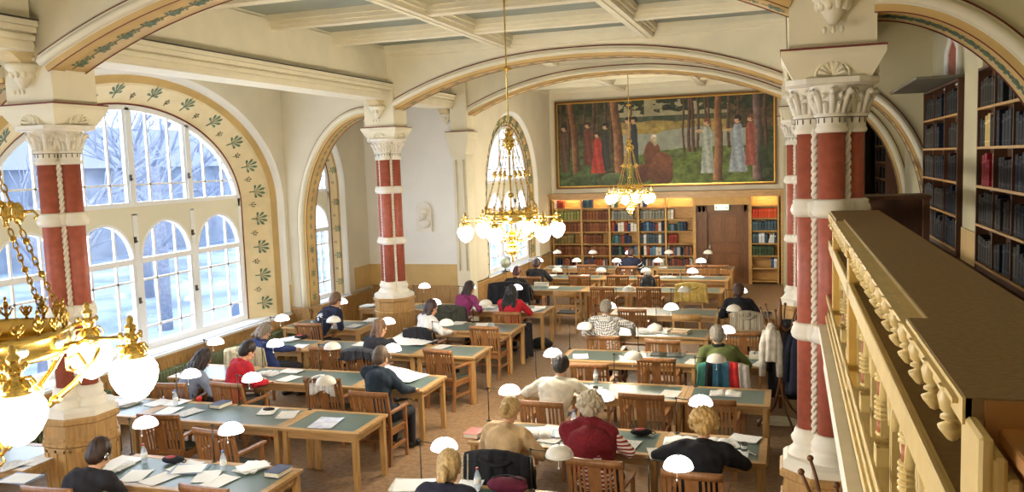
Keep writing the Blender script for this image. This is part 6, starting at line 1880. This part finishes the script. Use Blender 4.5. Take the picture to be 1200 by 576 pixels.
hanging('long black coat on the coat stand behind the cream coat',-.02,12.15,1.45,.35,.46,blk,2)
hanging('dark navy coat on the column side of the coat stand',.12,11.8,1.4,.5,.3,cloth('navy_coat',(30,34,54)),3)
coat_stand(.33,5.6,1.84,'brown coat stand whose ball-ended arms rise at the bottom edge in front of the gallery')

# ================================================================== EXTERIOR
gnd=MB(); gnd.box(-90,-10.8,-60,90,-3.2,-3.0); struct(gnd.build('ground_outside',mat('winter_ground',(176,192,210),.9,rgb2=(120,136,156),scale=.25)))
def tree(x,y,s,label):
    t=empty('bare_tree',(x,y,-3),0,label,'tree','bare winter trees outside the windows')
    m=MB(); r_=random.Random(int(x*7+y*3))
    m.tube([(0,0,0),(.05,.1,2*s),(-.05,.1,4*s)],[.18*s,.14*s,.10*s],8); m.build('trunk',mat('bark',(150,156,172),.9,noise=.2,scale=8),t)
    b=MB()
    def br(p,d,l,r,dep):
        q=p+d*l; mid=(p+q)/2+Vector((r_.uniform(-.1,.1),r_.uniform(-.1,.1),.05))*l
        b.tube([p,mid,q],[r,r*.85,r*.65],5)
        if dep:
            for _ in range(3):
                nd=(d+Vector((r_.uniform(-.8,.8),r_.uniform(-.8,.8),r_.uniform(-.2,.6)))).normalized(); br(p.lerp(q,r_.uniform(.5,1)),nd,l*.68,r*.6,dep-1)
    for k in range(7):
        a=k*2.4; br(Vector((0,0,(2+.4*k)*s)),Vector((math.cos(a),math.sin(a),.7)).normalized(),1.7*s,.06*s,3)
    b.build('branches',mat('twig',(158,166,186),.9),t)
for i,(x,y,s) in enumerate(((-22,20,1.5),(-26,30,1.8),(-17,6,1.3),(-30,14,1.9),(-24,9,1.5),(-34,38,2.1),(-20,40,1.6))):
    tree(x,y,s,['bare tree straight outside the middle of the big arched window','taller bare tree behind the middle lights of the big window','thin bare tree closest to the big arched window','broad bare tree far outside the left lights','bare tree outside the lights beside the nearest column','tallest bare tree in the distance outside','bare tree outside the far left window'][i])
def car(x,y,a,rgb,label):
    t=empty('parked_car',(x,y,-3),R(a),label,'car','parked cars outside')
    m=MB(); m.prism([(-2.1,.35),(-2.1,.8),(-1.3,.92),(-.8,1.38),(.7,1.42),(1.4,.95),(2.1,.85),(2.15,.35)],'x',-.85,.85); 
    m.build('car_body',mat('car_%d'%rgb[0],rgb,.3),t)
    m=MB(); m.prism([(-1.15,.95),(-.75,1.32),(.65,1.36),(1.2,.95)],'x',-.86,.86); m.build('car_glass',M['blackp'],t)
    for s in (-1,1):
        for yy in (-1.3,1.3): m=MB(); m.cyl((s*.72,yy,.33),(s*.88,yy,.33),.33,.33,16); m.build('wheel',M['blackp'],t)
car(-19,24,10,(190,196,206),'pale car parked outside below the big window')
car(-21,30,10,(90,110,140),'blue-grey car parked outside behind the pale car')
bl=MB(); bl.box(-70,-55,-40,90,-3,4.5); bo=tag(bl.build('far_building',mat('far_facade',(150,160,176),.9,rgb2=(120,132,150),scale=.6)),'pale blue-grey building far outside the windows','building')
rf=MB(); rf.prism([(-71,4.5),(-54,4.5),(-62.5,8.5)],'y',-41,91); rf.build('roof',mat('far_roof',(140,146,158),.9),bo)

# ================================================================== LIGHT
w=bpy.data.worlds.new('world'); scn.world=w; w.use_nodes=True
bg=w.node_tree.nodes['Background']
bg.inputs[0].default_value=(.72,.84,1,1); bg.inputs[1].default_value=2.4
sk=w.node_tree.nodes.new('ShaderNodeTexNoise'); sk.inputs['Scale'].default_value=2.5
rp=w.node_tree.nodes.new('ShaderNodeValToRGB'); rp.color_ramp.elements[0].color=(.60,.74,.98,1); rp.color_ramp.elements[1].color=(.86,.93,1,1)
tcw=w.node_tree.nodes.new('ShaderNodeTexCoord'); w.node_tree.links.new(tcw.outputs['Generated'],sk.inputs['Vector'])
w.node_tree.links.new(sk.outputs['Fac'],rp.inputs['Fac']); w.node_tree.links.new(rp.outputs[0],bg.inputs[0])
def area(name,loc,rot,sx,sy,e,c):
    l=bpy.data.lights.new(name,'AREA'); l.shape='RECTANGLE'; l.size=sx; l.size_y=sy; l.energy=e; l.color=c
    o=bpy.data.objects.new(name,l); COL.objects.link(o); o.location=loc; o.rotation_euler=rot; return o
# daylight entering through each window opening (placed just outside the glass, facing in)
area('window_daylight',(-10.6,11.2,2.9),(0,R(-90),0),3.8,5.4,260,(.86,.92,1))
area('window_daylight',(-10.6,3.2,2.9),(0,R(-90),0),3.8,5.4,260,(.86,.92,1))
area('window_daylight',(-7.65,21.9,2.9),(0,R(-90),0),3.4,3.2,120,(.86,.92,1))
area('window_daylight',(-10.3,16.42,2.6),(0,R(-90),0),3.2,1.1,60,(.9,.94,1))
def point(name,loc,e,c=(1,.9,.72),r=.1):
    l=bpy.data.lights.new(name,'POINT'); l.energy=e; l.color=c; l.shadow_soft_size=r
    o=bpy.data.objects.new(name,l); COL.objects.link(o); o.location=loc; return o
# the chandeliers' own light, inside each ring of globes
for x,y,e in ((-3.46,2.8,1.0),(-3.62,11.0,1.0),(-3.59,20.0,1.0)):
    for k in range(6):
        a=2*PI*k/6+R(28); point('globe_light',(x+.64*math.cos(a),y+.64*math.sin(a),2.62),44*e)
scn.view_settings.view_transform='Standard'; scn.view_settings.look='None'; scn.view_settings.gamma=1
scn.view_settings.use_curve_mapping=False; scn.view_settings.exposure=.6
scn.cycles.use_denoising=True; scn.cycles.max_bounces=7; scn.cycles.diffuse_bounces=4; scn.cycles.transparent_max_bounces=12
